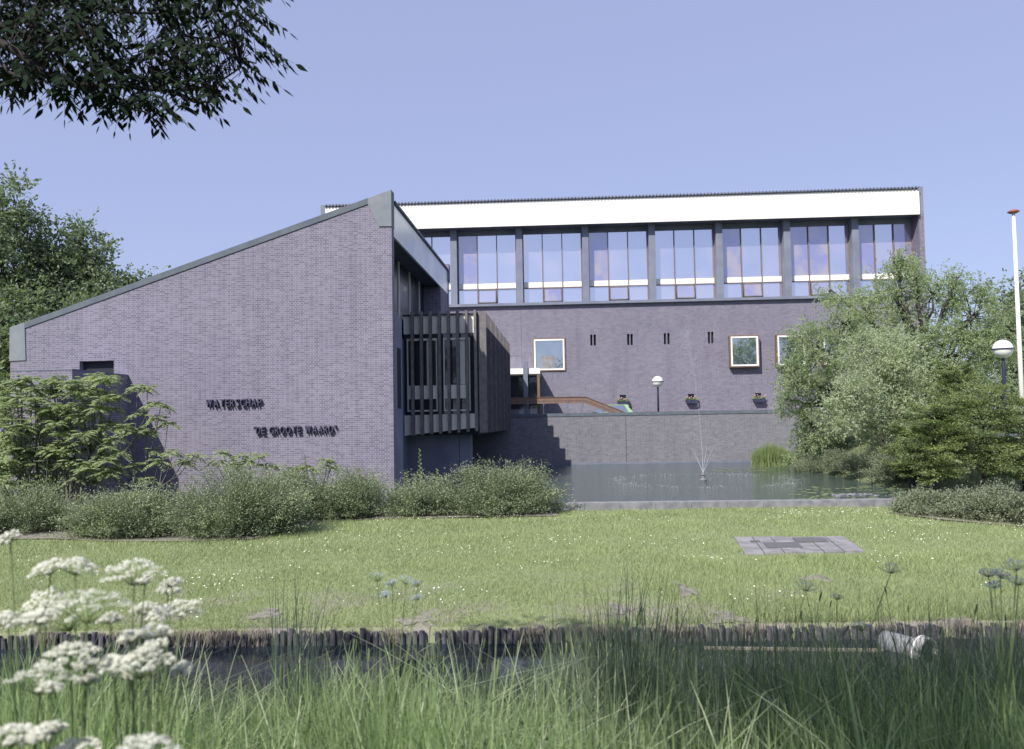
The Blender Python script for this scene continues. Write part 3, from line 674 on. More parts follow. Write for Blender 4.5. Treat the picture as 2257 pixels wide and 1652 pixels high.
# ------------------------------------------------------------------ vegetation builders
def wob(p0, p1, n=6, amp=.1):
    p0, p1 = np.asarray(p0, float), np.asarray(p1, float); t = np.linspace(0, 1, n)[:, None]
    q = p0*(1-t)+p1*t; q += rng.normal(0, amp, (n, 3))*np.sin(np.pi*t); return q
def tree(name, label, cat, base, blobs, lm, bm, ncl=60, nl=60, ls=.12, asp=.5, cr_=.5, tr=.18, group=None, upb=.4, flat=.7, sprig=0, inner=.35, drp=0, stems=1, shell=.5):
    base = np.array(base, float)
    e = empty(name, tuple(base), 0, label=label, cat=cat, group=group)
    blobs = [(np.array(c, float), np.array(r_, float)) for c, r_ in blobs]
    tot = sum(np.prod(r_)**(2/3) for _, r_ in blobs)
    top = max(blobs, key=lambda q: q[0][2])[0]
    b = MB(); Vs = []
    for s in range(stems):
        off = np.array([rng.normal(0, tr*2.2), rng.normal(0, tr*2), 0])*(stems > 1)
        tp = wob(off*.3, top*np.array([.8, .8, .8])+off*3, 9, .12); b.tube(tp, np.linspace(tr, tr*.25, 9), 8)
    for c, r_ in blobs:
        k = int(np.clip(c[2]/top[2]*5, 1, 6)); b.tube(wob(tp[k], c, 6, .15), np.linspace(tr*.5, tr*.14, 6), 6)
        m_ = max(3, int(ncl*np.prod(r_)**(2/3)/tot))
        d = nrm(rng.normal(size=(m_, 3))); rr = rng.uniform(inner, 1, (m_, 1))**shell
        cc = c+d*rr*r_
        for q in cc[:: 2]: b.tube(wob(c, q, 4, .08), [tr*.12, tr*.09, tr*.06, tr*.03], 4, cap=False)
        for q in cc:
            s = cr_*rng.uniform(.5, 1.5); n_ = int(nl*(s/cr_)**1.5*rng.uniform(.7, 1.2))
            P_ = q+rng.normal(0, 1, (n_, 3))*np.array([s, s, s*flat])*.5
            if sprig:
                g_ = rng.integers(0, max(2, n_//sprig), n_); dd = nrm(rng.normal(size=(g_.max()+1, 3))+np.array([0, 0, -drp]))
                oo = q+rng.normal(0, 1, (g_.max()+1, 3))*np.array([s, s, s*flat])*.4
                tt = rng.uniform(0, s*.9, n_)[:, None]; P_ = oo[g_]+dd[g_]*tt+rng.normal(0, ls*.3, (n_, 3))
                Vs.append(leafquads(P_, ls*rng.uniform(.7, 1.3, n_), ls*asp, dd[g_]+rng.normal(0, .5, (n_, 3)), upb))
            else: Vs.append(leafquads(P_, ls*rng.uniform(.7, 1.3, n_), ls*asp, None, upb))
    b.build('trunk', bm, e, True)
    quads('crown', np.concatenate(Vs), lm, e)
    return e
def blobs_px(base, Y, lst):
    """crown lobes given as (px,py,rx_px,ry_px,dY) for a crown standing at distance Y"""
    out = []
    for (px, py, rx, ry, dy) in lst:
        p = at(px, py, Y+dy); s = (Y+dy)/FPX; out.append((p-np.array(base), (rx*s, (rx+ry)*.5*s, ry*s)))
    return out
TG = 'trees beyond the buildings'
# left background trees
bs = at(40, 1010, 44); bs[2] = LAWN
tree('broadleaf_tree', 'tall dark green tree left of the gable with upright leading shoots', 'tree', bs, blobs_px(bs, 44, [(10, 620, 95, 160, 0), (60, 760, 140, 130, -2), (-60, 760, 120, 180, 0), (30, 480, 38, 85, 0), (68, 520, 24, 60, 1), (-30, 560, 90, 120, 0), (0, 430, 18, 45, 0)]), M['L_tree'], M['bark_dark'], 330, 100, .25, .5, 1.15, .3, TG, sprig=9)
bs = at(170, 960, 47); bs[2] = LAWN
tree('broadleaf_tree', 'broad bushy tree rising behind the low end of the sloping roof', 'tree', bs, blobs_px(bs, 47, [(150, 640, 95, 110, 0), (190, 560, 55, 60, 1), (215, 690, 80, 90, -1), (120, 560, 60, 60, 0), (120, 720, 120, 110, 0), (20, 840, 60, 110, -3)]), M['L_tree'], M['bark_dark'], 300, 130, .26, .5, 1.1, .28, TG, sprig=9)
bs = at(290, 960, 50); bs[2] = LAWN
tree('broadleaf_tree', 'paler tree top just showing above the sloping roof edge', 'tree', bs, blobs_px(bs, 50, [(255, 650, 60, 55, 0), (305, 640, 38, 34, 1), (230, 700, 70, 80, 0)]), M['L_tree2'], M['bark_dark'], 110, 110, .24, .5, 1.0, .22, TG, sprig=9)
# far right
bs = at(2235, 960, 60); bs[2] = TERR
tree('broadleaf_tree', 'dark far tree behind the flagpole at the right edge', 'tree', bs, blobs_px(bs, 60, [(2240, 680, 26, 80, 0), (2262, 760, 50, 130, 1), (2205, 740, 22, 70, 0), (2225, 830, 60, 110, 0), (2300, 720, 60, 140, 2)]), M['L_tree'], M['bark_dark'], 170, 110, .3, .5, 1.2, .3, TG, sprig=8)
for (x_, y_, h_, lab) in ((-9, -26, 10, 'leafy tree standing across the road, left one of three'), (4, -30, 12, 'leafy tree standing across the road, middle one of three'), (16, -27, 9.5, 'leafy tree standing across the road, right one of three')):
    tree('roadside_tree', lab, 'tree', (x_, y_, -1.4), [((0, 0, h_*.62), (4.6, 4, h_*.3)), ((-2.4, 0, h_*.5), (2.6, 2.5, 2)), ((2.4, .5, h_*.55), (2.6, 2.5, 2)), ((.3, 0, h_*.9), (2, 2, 1.6))], M['L_tree'], M['bark'], 110, 60, .5, .5, 1.8, .3, 'trees across the road')
# curly willow
bs = np.array([at(2080, 1000, 34)[0], 34, -1.0])
tree('curly_willow', 'large pale green curly willow rising before the office block', 'tree', bs, blobs_px(bs, 34, [
    (1985, 640, 48, 78, 0), (2055, 650, 55, 60, 1), (2140, 700, 60, 85, 0), (1862, 712, 48, 84, -1), (1910, 690, 50, 66, 0), (1800, 790, 70, 84, -1), (1752, 838, 38, 62, -1), (1822, 890, 66, 76, 0),
    (1990, 770, 85, 80, 0), (2090, 790, 85, 85, 0), (2175, 790, 48, 95, 1), (2205, 890, 48, 80, 0), (1968, 572, 20, 26, 0), (2015, 590, 18, 24, 0), (2112, 612, 24, 30, 0), (2165, 650, 22, 30, 0), (1832, 640, 20, 30, 0), (1760, 740, 26, 34, 0), (1735, 880, 24, 30, 0), (1930, 860, 85, 85, -1), (2050, 880, 95, 75, 0), (1790, 940, 36, 50, -1), (2215, 680, 16, 30, 1)]),
    M['L_willow'], M['bark_dark'], 800, 165, .115, .34, .46, .26, None, sprig=12, drp=.8, flat=1.0, upb=.3, inner=.3)
# silvery multi-stem tree in front of it
bs = np.array([at(1955, 1030, 28.5)[0], 28.5, -1.75])
tree('silver_willow', 'silvery grey-green multi-stemmed tree leaning over the pond bank', 'tree', bs, blobs_px(bs, 28.5, [
    (1925, 800, 58, 60, 0), (1985, 820, 50, 70, 0), (1890, 872, 55, 50, -1), (1965, 905, 70, 50, 0), (1868, 925, 36, 34, -1), (1952, 750, 38, 34, 1), (1930, 955, 34, 24, 0), (1840, 890, 24, 22, -1), (2010, 880, 34, 40, 0), (1905, 745, 22, 24, 0), (2000, 760, 24, 30, 0)]),
    M['L_silver'], M['bark_light'], 330, 115, .09, .45, .40, .1, None, sprig=10, stems=3, upb=.4)
bs = np.array([at(1800, 1030, 36)[0], 36, -1.9])
tree('bank_sapling', 'small yellow-green sapling on the bank beside the reeds', 'tree', bs, blobs_px(bs, 36, [(1775, 905, 26, 18, 0), (1800, 960, 50, 40, 0), (1850, 965, 45, 36, 0), (1770, 985, 30, 30, 0), (1760, 1010, 40, 22, -1)]), M['L_willow'], M['bark'], 90, 70, .1, .4, .4, .05, None, sprig=8)
# layered larch-like conifers at right
def conifer(base, hgt, rad, lab, seed):
    e = empty('conifer', tuple(base), 0, label=lab, cat='conifer', group='conifers beside the pond')
    b = MB(); Vs = []
    tp = wob((0, 0, 0), (rng.normal(0, .1), rng.normal(0, .1), hgt*.92), 9, .05); b.tube(tp, np.linspace(.075, .015, 9), 7)
    nb_ = 84
    for i in range(nb_):
        f = .22+.76*i/nb_; z = hgt*min(.98, f+rng.normal(0, .02)); L = rad*(1.0-.42*max(0, (f-.35)/.65)**1.5)*rng.uniform(.4, 1.2)*(1 if f > .3 else .75); a = rng.uniform(0, 2*math.pi)
        p0 = np.array([np.interp(z, tp[:, 2], tp[:, 0]), np.interp(z, tp[:, 2], tp[:, 1]), z]); d = np.array([math.cos(a), math.sin(a), rng.uniform(-.1, .75)])
        pts = np.array([p0+d*L*t+np.array([0, 0, -.12*L*t*t+.05*math.sin(9*t+i)]) for t in np.linspace(0, 1, 6)]); b.tube(pts, np.linspace(.018, .005, 6), 4, cap=False)
        ns = 15
        for j in range(ns):
            t = .12+.85*j/ns; q = p0+d*L*t+np.array([0, 0, -.12*L*t*t]); sgn = 1 if j % 2 else -1
            sd = np.array([-d[1], d[0], 0])*sgn*.9+d*.75+np.array([0, 0, rng.uniform(-.1, .2)]); ln = .42*L*(1.1-t)+.10
            m_ = 14; tt = np.linspace(.05, 1, m_)[:, None]*ln
            P_ = q+nrm(sd)*tt+rng.normal(0, .03, (m_, 3)); Vs.append(leafquads(P_, .075, .034, nrm(sd)+rng.normal(0, .45, (m_, 3)), .9))
    b.build('trunk', M['bark_dark'], e, True); quads('foliage', np.concatenate(Vs), M['L_larch'], e)
for (px, py, Y, hh, rr, lab) in ((2064, 1075, 22.5, 2.75, 1.1, 'leftmost dark layered conifer with a bare lower trunk by the pond corner'), (2172, 1082, 22.5, 3.1, 1.6, 'broadest conifer right of the pond with forked lower trunk'),
                                 (2255, 1080, 23, 2.9, 1.3, 'conifer half cut off by the right picture edge'), (2110, 1060, 25.5, 2.9, 1.2, 'conifer standing behind the other conifers, below the small lamp'), (2010, 1075, 24.5, 1.9, .8, 'smallest conifer at the foot of the silvery tree')):
    p = at(px, py, Y); p[2] = max(-2.5, float(gh(p[0], p[1]))); conifer(p, hh, rr, lab, 0)
# brick wall behind conifers
p = at(2235, 1040, 27.5); e = empty('garden_wall', (p[0], p[1], -2.5), R(-3), label='brick garden wall glimpsed behind the conifers at right', cat='wall')
b = MB(); b.box(-.3, 8, 0, .3, -.3, 1.75); b.build('brickwork', M['brick_pond'], e); b = MB(); b.box(-.35, 8, -.03, .33, 1.75, 1.85); b.build('coping', M['cope'], e)

# cotoneaster style bushes: arching sprays with small leaves
def bush(name, base, rx, ry, h, lab, cat, ns, lm, group, ls=.05, nlf=26, twig=.003, tall=0):
    e = empty(name, tuple(base), 0, label=lab, cat=cat, group=group)
    ns = int(ns*1.0); nc = max(10, ns//34); ci = rng.integers(0, nc, ns)
    ca_ = rng.uniform(0, 2*math.pi, nc); cr0 = rng.uniform(0, .95, nc)**.6; chh = rng.uniform(.55, 1.22, nc); cdir = ca_+rng.normal(0, .7, nc)
    a = ca_[ci]; r0 = cr0[ci]
    p0 = np.column_stack([np.cos(a)*rx*r0*.9+rng.normal(0, .10, ns), np.sin(a)*ry*r0*.9+rng.normal(0, .10, ns), np.zeros(ns)])
    hh = h*np.sqrt(np.clip(1-(r0*.93)**2.4, .1, 1))*chh[ci]*rng.uniform(.45, 1.1, ns)**.7
    a2 = cdir[ci]+rng.normal(0, .55, ns); L = rng.uniform(.2, .75, ns)*h*.8
    low = rng.random(ns) < .18; hh = np.where(low, hh*.35, hh); L = np.where(low, L*1.2, L)
    T = np.linspace(0, 1, 6); pts = []
    for t in T:
        pts.append(p0*(1+.12*t)+np.column_stack([np.cos(a2)*L*t**1.3, np.sin(a2)*L*t**1.3, hh*(1.45*t-.48*t**2.4)]))
    pts = np.stack(pts, 1)                                     # ns,6,3
    d = pts[:, 1:]-pts[:, :-1]; sd = nrm(np.cross(d, np.array([0, .2, 1.0])+rng.normal(0, .3, (ns, 1, 3))))*twig
    q = np.stack([pts[:, :-1]-sd, pts[:, :-1]+sd, pts[:, 1:]+sd*.7, pts[:, 1:]-sd*.7], 2)
    quads('stems', q.reshape(-1, 3), M['twig'], e)
    tt = rng.uniform(.06, 1, (ns, nlf)); k = np.clip((tt*5).astype(int), 0, 4); f = tt*5-k
    ii = np.arange(ns)[:, None]; P_ = pts[ii, k]*(1-f[..., None])+pts[ii, k+1]*f[..., None]; dd = d[ii, k]
    P_ = P_+rng.normal(0, ls*.8, P_.shape)
    quads('leaves', leafquads(P_.reshape(-1, 3), ls*rng.uniform(.6, 1.5, ns*nlf), ls*.5, dd.reshape(-1, 3)+rng.normal(0, .12, (ns*nlf, 3)), .5), lm, e)
    return e
BG = 'arching bushes along the foot of the building'
def bpx(x0, x1, yt, yb, dy, lab, ns, nm='arching_bush', lm='L_bush', group=BG, cat='bush'):
    g0 = atz((x0+x1)/2, yb, LAWN); Y = g0[1]+dy; c = at((x0+x1)/2, yb, Y); hgt = (at((x0+x1)/2, yt, Y+.2)[2]-LAWN)*1.08
    rx = (x1-x0)/2*Y/FPX
    bush(nm, (c[0], Y, LAWN), rx*.80, max(dy, .5)*.9, hgt*.97, lab, cat, ns, M[lm], group)
bpx(-60, 175, 1066, 1183, .95, 'arching bush farthest left below the sumac', 1500)
bpx(150, 420, 1078, 1192, .85, 'arching bush under the big sumac, left of the shadow foot', 1700)
bpx(385, 660, 1032, 1192, 1.1, 'big rounded bush nearest the lawn under the lettering', 2400)
bpx(600, 800, 1034, 1152, 1.0, 'bush behind the soil notch, right of the biggest round one', 1500)
bpx(730, 890, 1036, 1146, .9, 'bush at the corner of the gable wall', 1300)
bpx(860, 1000, 1056, 1144, .8, 'low bush under the louvred wing with tall shoots', 1100)
bpx(965, 1240, 1026, 1141, .95, 'dome-shaped bush at the end of the row beside the pond', 2400)
bpx(430, 760, 1050, 1165, 1.9, 'darker bush tucked behind the row against the gable', 1500)
# spiky shoots
for (px, pt, lab) in ((926, 990, 'tall leafy shoot standing up before the wing foot'), (964, 1035, 'short leafy shoot beside the taller one'), (893, 1042, 'small leafy shoot by the concrete corner')):
    p = at(px, 1075, 22.3); z1 = at(px, pt, 22.3)[2]; n = 240; t = rng.uniform(0, 1, n)
    e = empty('leafy_shoot', (p[0], 22.3, LAWN), 0, label=lab, cat='shoot'); hh = z1-LAWN
    b = MB(); b.tube([(0, 0, 0), (.02, 0, hh*.5), (0, 0, hh)], [.012, .009, .004], 5); b.build('stem', M['stem'], e)
    an_ = t*60; C = np.column_stack([np.cos(an_)*.06*(1.15-t), np.sin(an_)*.06*(1.15-t), hh*(.35+.65*t)]); quads('leaves', leafquads(C, .08, .035, np.column_stack([np.cos(an_), np.sin(an_), .6+0*t])), M['L_sumac'], e)
for (px, yt, yb, le) in ((1157, 1002, 1070, -1), (1190, 1010, 1060, .4)):
    p = at(px, yb, 21.8); q = at(px+le*6, yt, 21.8); e = empty('bare_twig', tuple(p), 0, label='bare pale twig arching over the pond from the dome bush' if le < 0 else 'short bare twig right of the longer arching one', cat='twig')
    b = MB(); dq = q-p; b.tube([(0, 0, -.5), dq*.55+np.array([.05, 0, 0]), dq], [.007, .005, .003], 5); b.build('stem', M['straw'], e)
CG = 'low grey-green shrubs in the right bed'
bpx(1975, 2110, 1085, 1142, .9, 'low spreading shrub at the right end of the kerb', 1300, 'spreading_shrub', 'L_bush2', CG, 'shrub')
bpx(2080, 2220, 1080, 1156, 1.0, 'low spreading shrub between the two conifer trunks', 1500, 'spreading_shrub', 'L_bush2', CG, 'shrub')
bpx(2190, 2320, 1075, 1164, 1.0, 'low spreading shrub cut by the right picture edge', 1400, 'spreading_shrub', 'L_bush2', CG, 'shrub')

# sumacs: forked stems carrying rosettes of feathery leaves
def sumac(base, Y, tips, lab, rs=.36, group='feathery sumac shrubs'):
    base = np.array(base, float); e = empty('sumac_shrub', tuple(base), 0, label=lab, cat='shrub', group=group)
    b = MB(); Vs = []
    tips = [at(px, py+8, Y+dy)-base for (px, py, dy) in tips]
    forks = [np.array([rng.uniform(-.5, .5), rng.uniform(-.3, .3), rng.uniform(.4, 1.9)]) for _ in range(max(2, len(tips)//4))]
    cx = np.mean([t[0] for t in tips])
    for k, f in enumerate(forks):
        f[0] = (k+.5)/len(forks)*1.0*(max(t[0] for t in tips)-min(t[0] for t in tips))*.6+min(t[0] for t in tips)*.6
        b.tube(wob((f[0]*.3, 0, 0), f, 4, .04), [.035, .03, .027, .024], 6)
    for tp in tips:
        f = min(forks, key=lambda q: abs(q[0]-tp[0])*.8+(0 if q[2] < tp[2]-.25 else 3)+.5*abs(tp[2]-.7-q[2])+rng.uniform(0, .5)); f = f if f[2] < tp[2]-.1 else np.array([f[0], f[1], max(.1, tp[2]-.6)])
        mid = f*.45+tp*.55+np.array([0, 0, -.12]); b.tube([f, mid, tp], [.016, .012, .009], 5, cap=False)
        n_ = rng.integers(12, 18); a0 = rng.uniform(0, 6)
        for j in range(n_):
            a = a0+j*2.4; el = rng.uniform(-.15, .9); L = rs*rng.uniform(.75, 1.25); d = np.array([math.cos(a)*math.cos(el), math.sin(a)*math.cos(el), math.sin(el)])
            m_ = 8; t = np.linspace(.2, 1, m_); rc = tp+d*L*t[:, None]+np.array([0, 0, -1])*(L*.5*t**2)[:, None]
            tg = nrm(np.gradient(rc, axis=0)); s_ = nrm(np.cross(tg, [0, 0, 1.0])+rng.normal(0, .05, (m_, 3)))
            for sg in (-1, 1):
                w_ = L*.30*np.sin(np.pi*np.clip(t*.8+.12, 0, 1)); dirs = nrm(s_*sg+tg*.5+np.array([0, 0, -.35]))
                Vs.append(leafquads(rc+dirs*w_[:, None]*.5, w_*1.1, .055, dirs, 2.0))
    b.build('stems', M['twig'], e, True); quads('foliage', np.concatenate(Vs), M['L_sumac'], e)
YS = 21.6
def rnd_tips(poly_top, x0, x1, yb, n):
    out = []
    n = int(n*1.25)
    while len(out) < n:
        px = rng.uniform(x0, x1); top = np.interp(px, [p[0] for p in poly_top], [p[1] for p in poly_top]); py = rng.uniform(top, yb)
        if rng.random() > .35+.65*(1-(py-top)/(yb-top)): continue
        if all(abs(px-q[0]) > 12 or abs(py-q[1]) > 12 for q in out): out.append((px, py, rng.uniform(-.7, .9)))
    return out
top = [(-60, 900), (0, 868), (40, 826), (75, 818), (110, 835), (130, 818), (165, 840), (215, 815), (260, 830), (300, 850)]
sumac((at(40, 1100, YS)[0], YS, LAWN), YS, rnd_tips(top, -40, 120, 1060, 62), 'feathery sumac at the left picture edge before the porch')
sumac((at(160, 1100, YS)[0], YS, LAWN), YS, rnd_tips(top, 105, 255, 1060, 56)+[(215, 822, 0), (232, 828, .2)], 'feathery sumac with densest foliage under the small dark window')
sumac((at(290, 1100, YS-.3)[0], YS-.3, LAWN), YS-.3, [(303, 845, 0), (325, 848, .1), (335, 882, 0), (355, 885, .2), (262, 868, 0), (300, 905, .2), (345, 915, 0), (370, 925, .1), (275, 935, -.2), (300, 940, 0), (325, 945, .1), (250, 960, 0), (262, 990, -.2), (335, 985, .2),
      (350, 1010, 0), (230, 1000, 0), (225, 1035, -.2), (300, 1020, .1), (382, 990, 0), (430, 997, .2), (405, 1010, 0), (285, 1085, -.4), (190, 1030, -.3), (250, 1025, -.1), (322, 1050, .1)], 'leggy sumac reaching right across the blue shadow')
sumac((at(550, 1120, 22.3)[0], 22.3, LAWN), 22.3, [(492, 990, 0), (475, 1012, .1), (535, 997, .1), (548, 1010, 0), (575, 998, 0), (590, 1020, .2), (520, 1015, -.1), (505, 1020, 0)], 'small sumac sprouting above the bushes left of the lower lettering')
sumac((at(700, 1120, 22.3)[0], 22.3, LAWN), 22.3, [(640, 1028, 0), (662, 1022, .1), (683, 1026, 0), (722, 1010, 0), (730, 1022, .1), (655, 1040, -.1)], 'small sumac sprouting above the bushes below the lower lettering')

# reeds, ground cover, water plants, fountain
p = atz(1700, 1028, WAT); e = empty('reed_clump', (p[0], p[1], WAT), 0, label='bright green clump of reeds at the pond wall', cat='reeds')
def blades(N, pos, L, lean, w, mat, name, parent=None, seg=5, **k):
    a = rng.uniform(0, 2*math.pi, N); ln = np.abs(rng.normal(0, lean, N)); L = np.broadcast_to(L, N)
    T = np.linspace(0, 1, seg+1); P_ = []
    for t in T:
        P_.append(pos+np.column_stack([np.cos(a)*ln*L*t**2, np.sin(a)*ln*L*t**2, L*t*(1-.35*np.clip(ln, 0, 1.2)*t)]))
    P_ = np.stack(P_, 1); fa = rng.uniform(0, math.pi, N); s_ = np.column_stack([np.cos(fa), np.sin(fa), 0*fa])[:, None, :]*(np.broadcast_to(w, N)[:, None, None])
    wt = (1-.85*T**1.5)[None, :, None]; A, B = P_-s_*wt/2, P_+s_*wt/2
    Vv = np.stack([A, B], 2).reshape(N, -1, 3); nv = (seg+1)*2
    base_ = (np.arange(N)*nv)[:, None, None]; q = np.array([[2*i, 2*i+1, 2*i+3, 2*i+2] for i in range(seg)])[None]
    return quads(name, Vv.reshape(-1, 3), mat, parent, F=(base_+q).reshape(-1, 4), **k)
N = 1500; r_ = np.sqrt(rng.random(N)); a = rng.uniform(0, 6.28, N); pos = np.column_stack([np.cos(a)*r_*.95, np.sin(a)*r_*.6, np.zeros(N)-.05])
blades(N, pos, (1.28-.55*r_**2)*rng.uniform(.8, 1.08, N), .28, .03, M['reed'], 'blades', e)
N = 80000; X = rng.uniform(11.5, 22, N); Y = rng.uniform(23, 41.8, N); k = (X > xbank(Y)+.0) & (X < xbank(Y)+6.5); X, Y = X[k], Y[k]; Z = gh(X, Y)+np.abs(rng.normal(0, .1, len(X)))*(.6+.6*np.sin(X*2)*np.cos(Y*1.3))
quads('ground_cover', leafquads(np.column_stack([X, Y, Z]), rng.uniform(.05, .12, len(X)), .035, None, .8), M['L_bush2'], label='low grey-green ground cover on the sloping pond bank', cat='ground cover', kind='stuff')
for (px, py, Y, r0, h0, lab) in ((1800, 1012, 33.5, 1.1, .75, 'low bank shrub nearest the reeds'), (1868, 1020, 31, 1.2, .8, 'low bank shrub in the middle of the pond slope'), (1925, 1042, 28.5, 1.0, .7, 'low bank shrub just below the silvery tree'), (1985, 1062, 25.8, 1.1, .9, 'low bank shrub between silvery tree and kerb')):
    c = at(px, py, Y); bush('bank_shrub', (c[0], Y, float(gh(c[0], Y))-.05), r0, .8, h0, lab, 'shrub', 700, M['L_bush2'], 'low shrubs on the pond bank')
N = 260; pos = []
for i in range(N):
    if i < 110: px, py = rng.uniform(1570, 1700), rng.uniform(1030, 1040)
    else: px, py = rng.uniform(1740, 1975), rng.uniform(1072, 1102)
    pos.append(atz(px, py, WAT))
b = MB()
for p in pos:
    r0 = rng.uniform(.03, .11); n = 8; th = rng.uniform(0, 6)
    b.add([(p[0]+r0*math.cos(th+j*.72), p[1]+r0*math.sin(th+j*.72), WAT+.006) for j in range(n)], [tuple(range(n))])
b.build('lily_pads', M['lily'], label='floating lily pads near the pond bank', cat='lily pads', kind='stuff')
# rubble at the kerb
p = atz(1885, 1094, WAT)
for i in range(9):
    q = atz(1838+i*12+rng.uniform(-3, 3), 1093+rng.uniform(-2, 2), WAT)
    b = MB(); s = rng.uniform(.05, .11); Vx = nrm(rng.normal(size=(8, 3)))
    b.lathe([(.2*s, -.4*s), (1.1*s, -.1*s), (.9*s, .45*s), (.3*s, .7*s)], 7); b.v[0] = b.v[0]*np.array([1.5, .9, .8])+rng.normal(0, s*.12, b.v[0].shape)
    b.f.append(tuple(range(21, 28))); b.m.append(0)
    o = b.build('rubble_stone', M['stone'], label='dark stone in the little heap breaking the pond surface by the kerb', cat='stone', group='stones in the pond heap'); o.location = (q[0], q[1], WAT)

# fountain
p = atz(1550, 1060, WAT); fx, fy = p[0], p[1]
fn = empty('fountain', (fx, fy, WAT), 0, label='pond fountain with one tall jet and a ring of splashes', cat='fountain')
b = MB(); b.lathe([(.02, 0), (.13, 0), (.14, .04), (.07, .09), (.06, .2), (.09, .22), (.04, .3), (.0, .32)], 14); b.box(.18, .30, -.05, .05, 0, .08); b.build('nozzle', M['stone'], fn)
mdrop, nt, bs = newmat('water_drops'); bs.inputs['Base Color'].default_value = (.8, .84, .9, 1); bs.inputs['Roughness'].default_value = .15; bs.inputs['Alpha'].default_value = .65
def drops(P_, s):
    P_ = np.asarray(P_); N = len(P_); tet = np.array([(0, 0, 1), (.94, 0, -.33), (-.47, .82, -.33), (-.47, -.82, -.33)]); s = np.broadcast_to(s, N)
    Vv = P_[:, None, :]+tet[None]*s[:, None, None]; Fx = np.array([[0, 1, 2], [0, 2, 3], [0, 3, 1], [1, 3, 2]])[None]+(np.arange(N)*4)[:, None, None]
    return Vv.reshape(-1, 3), Fx.reshape(-1, 3)
hj = 5.6; t = rng.random(900)**.7; P1 = np.column_stack([-.55*t**2*1.0+rng.normal(0, .012+.07*t**3, 900), rng.normal(0, .03, 900), .3+hj*t])
P2 = np.column_stack([-.55+rng.normal(0, .12, 500), rng.normal(0, .1, 500), hj+.2-np.abs(rng.normal(0, .5, 500))])
V1, F1 = drops(np.concatenate([P1, P2]), rng.uniform(.003, .010, 1400)); quads('tall_jet', V1, mdrop, fn, F=F1)
b = MB(); tt = np.linspace(0, .3, 12); b.tube(np.column_stack([-.55*tt**2, 0*tt, .3+hj*tt]), np.linspace(.006, .002, 12), 5, cap=False); b.build('jet_stream', mdrop, fn)
Ps = []; bb = MB()
for k in range(7):
    a = k*2*math.pi/7+.4+.3*math.sin(k*5); tt = np.linspace(0, 1, 40); hs_ = 1.75+.5*math.sin(k*3); rr = 3.35*tt; zz = .3+4*hs_*tt*(1-tt)*(1.05)
    Q = np.column_stack([np.cos(a)*rr, np.sin(a)*rr, zz]); m_ = 7; bb.tube(Q[:7], np.linspace(.004, .0015, 7), 4, cap=False)
    sel = rng.integers(9, 40, 34); Ps.append(Q[sel]+rng.normal(0, .03, (34, 3)))
Ps = np.concatenate(Ps); V1, F1 = drops(Ps, rng.uniform(.003, .011, len(Ps))); quads('side_jets', V1, mdrop, fn, F=F1, kind='stuff'); bb.build('side_streams', mdrop, fn)
N = 1500; a = rng.uniform(0, 6.28, N); rr = rng.normal(3.35, .22, N); Pr = np.column_stack([np.cos(a)*rr, np.sin(a)*rr, np.abs(rng.normal(0, .05, N))*(.4+np.abs(np.sin(a*9)))])
k2 = rng.random(N) < .12+.88*np.abs(np.sin(a*5+np.sin(a*3)))**3; Pr = Pr[k2]
V1, F1 = drops(Pr, rng.uniform(.005, .016, len(Pr))); quads('splash_ring', V1, mdrop, fn, F=F1)

SP = []
for (px, py, rx, ry) in ((920, 1360, 42, 12), (1050, 1369, 30, 7), (1250, 1366, 30, 6), (1512, 1306, 22, 16), (1605, 1352, 44, 10), (1800, 1279, 42, 9), (1965, 1366, 50, 11), (2120, 1356, 34, 9), (590, 1350, 34, 10), (1370, 1340, 30, 8), (2190, 1275, 26, 7)):
    c = atz(px, py, LAWN-.03); q = atz(px+rx, py, LAWN-.03); t_ = atz(px, py-ry, LAWN-.03); SP.append((c[0], c[1], q[0]-c[0], t_[1]-c[1]))
def inpatch(X, Y, g=1.0):
    m = np.zeros(len(X), bool)
    for (a, b_, c, d) in SP:
        th = np.arctan2((Y-b_)/d, (X-a)/c); m |= ((X-a)/c)**2+((Y-b_)/d)**2 < g*(1+.35*np.sin(th*3+a)+.2*np.sin(th*7)+.25*np.sin(X*37)*np.sin(Y*23))**2
    return m
for (a, b_, c, d) in SP:
    th = np.linspace(0, 2*math.pi, 40, endpoint=False); r_ = .80+.28*np.sin(th*3+a)+.16*np.sin(th*7)
    px_, py_ = a+c*r_*np.cos(th), b_+d*r_*np.sin(th); zz = gh(px_, py_)+.012
    bb = MB(); bb.add(np.vstack([[a, b_, float(gh(a, b_))+.02], np.column_stack([px_, py_, zz])]), [(0, i+1, (i+1) % 40+1) for i in range(40)])
    bb.build('bare_soil', M['soil'], kind='structure')
# ------------------------------------------------------------------ lawn blades, daisies
N = 340000; Y = 9.85+(rng.random(N)**1.5)*12.2; X = (rng.random(N)-.5)*2*(Y*.78+.5)
pat = np.sin(X*1.7+1)*np.sin(Y*2.3+X)*.5+.5
k = (Y < ky(X)-.1) & (Y > 10.06-.022*X) & ~((X > P[3][0]+.12+.1*np.sin(Y*9)) & (X < P[1][0]-.1+.12*np.sin(Y*7)) & (Y > P[3][1]+.07+.06*np.sin(X*8)) & (Y < P[0][1]-.05)); 
bedp = np.array(bed); bx = bedp[:10, 0]; by = bedp[:10, 1]; k &= ~((X < bx.max()) & (Y > np.interp(X, bx, by))) 
k &= ~((inpatch(X, Y, .75) & (rng.random(len(X)) < .72)) | (inpatch(X, Y, 1.5) & (rng.random(len(X)) < .35))); X, Y, pat = X[k], Y[k], pat[k]; N = len(X)
L = np.where((X > 2) & (Y < 14), .055+.06*pat, .035+.03*pat)*rng.uniform(.6, 1.4, N)*np.clip(Y/14, .9, 1.3)
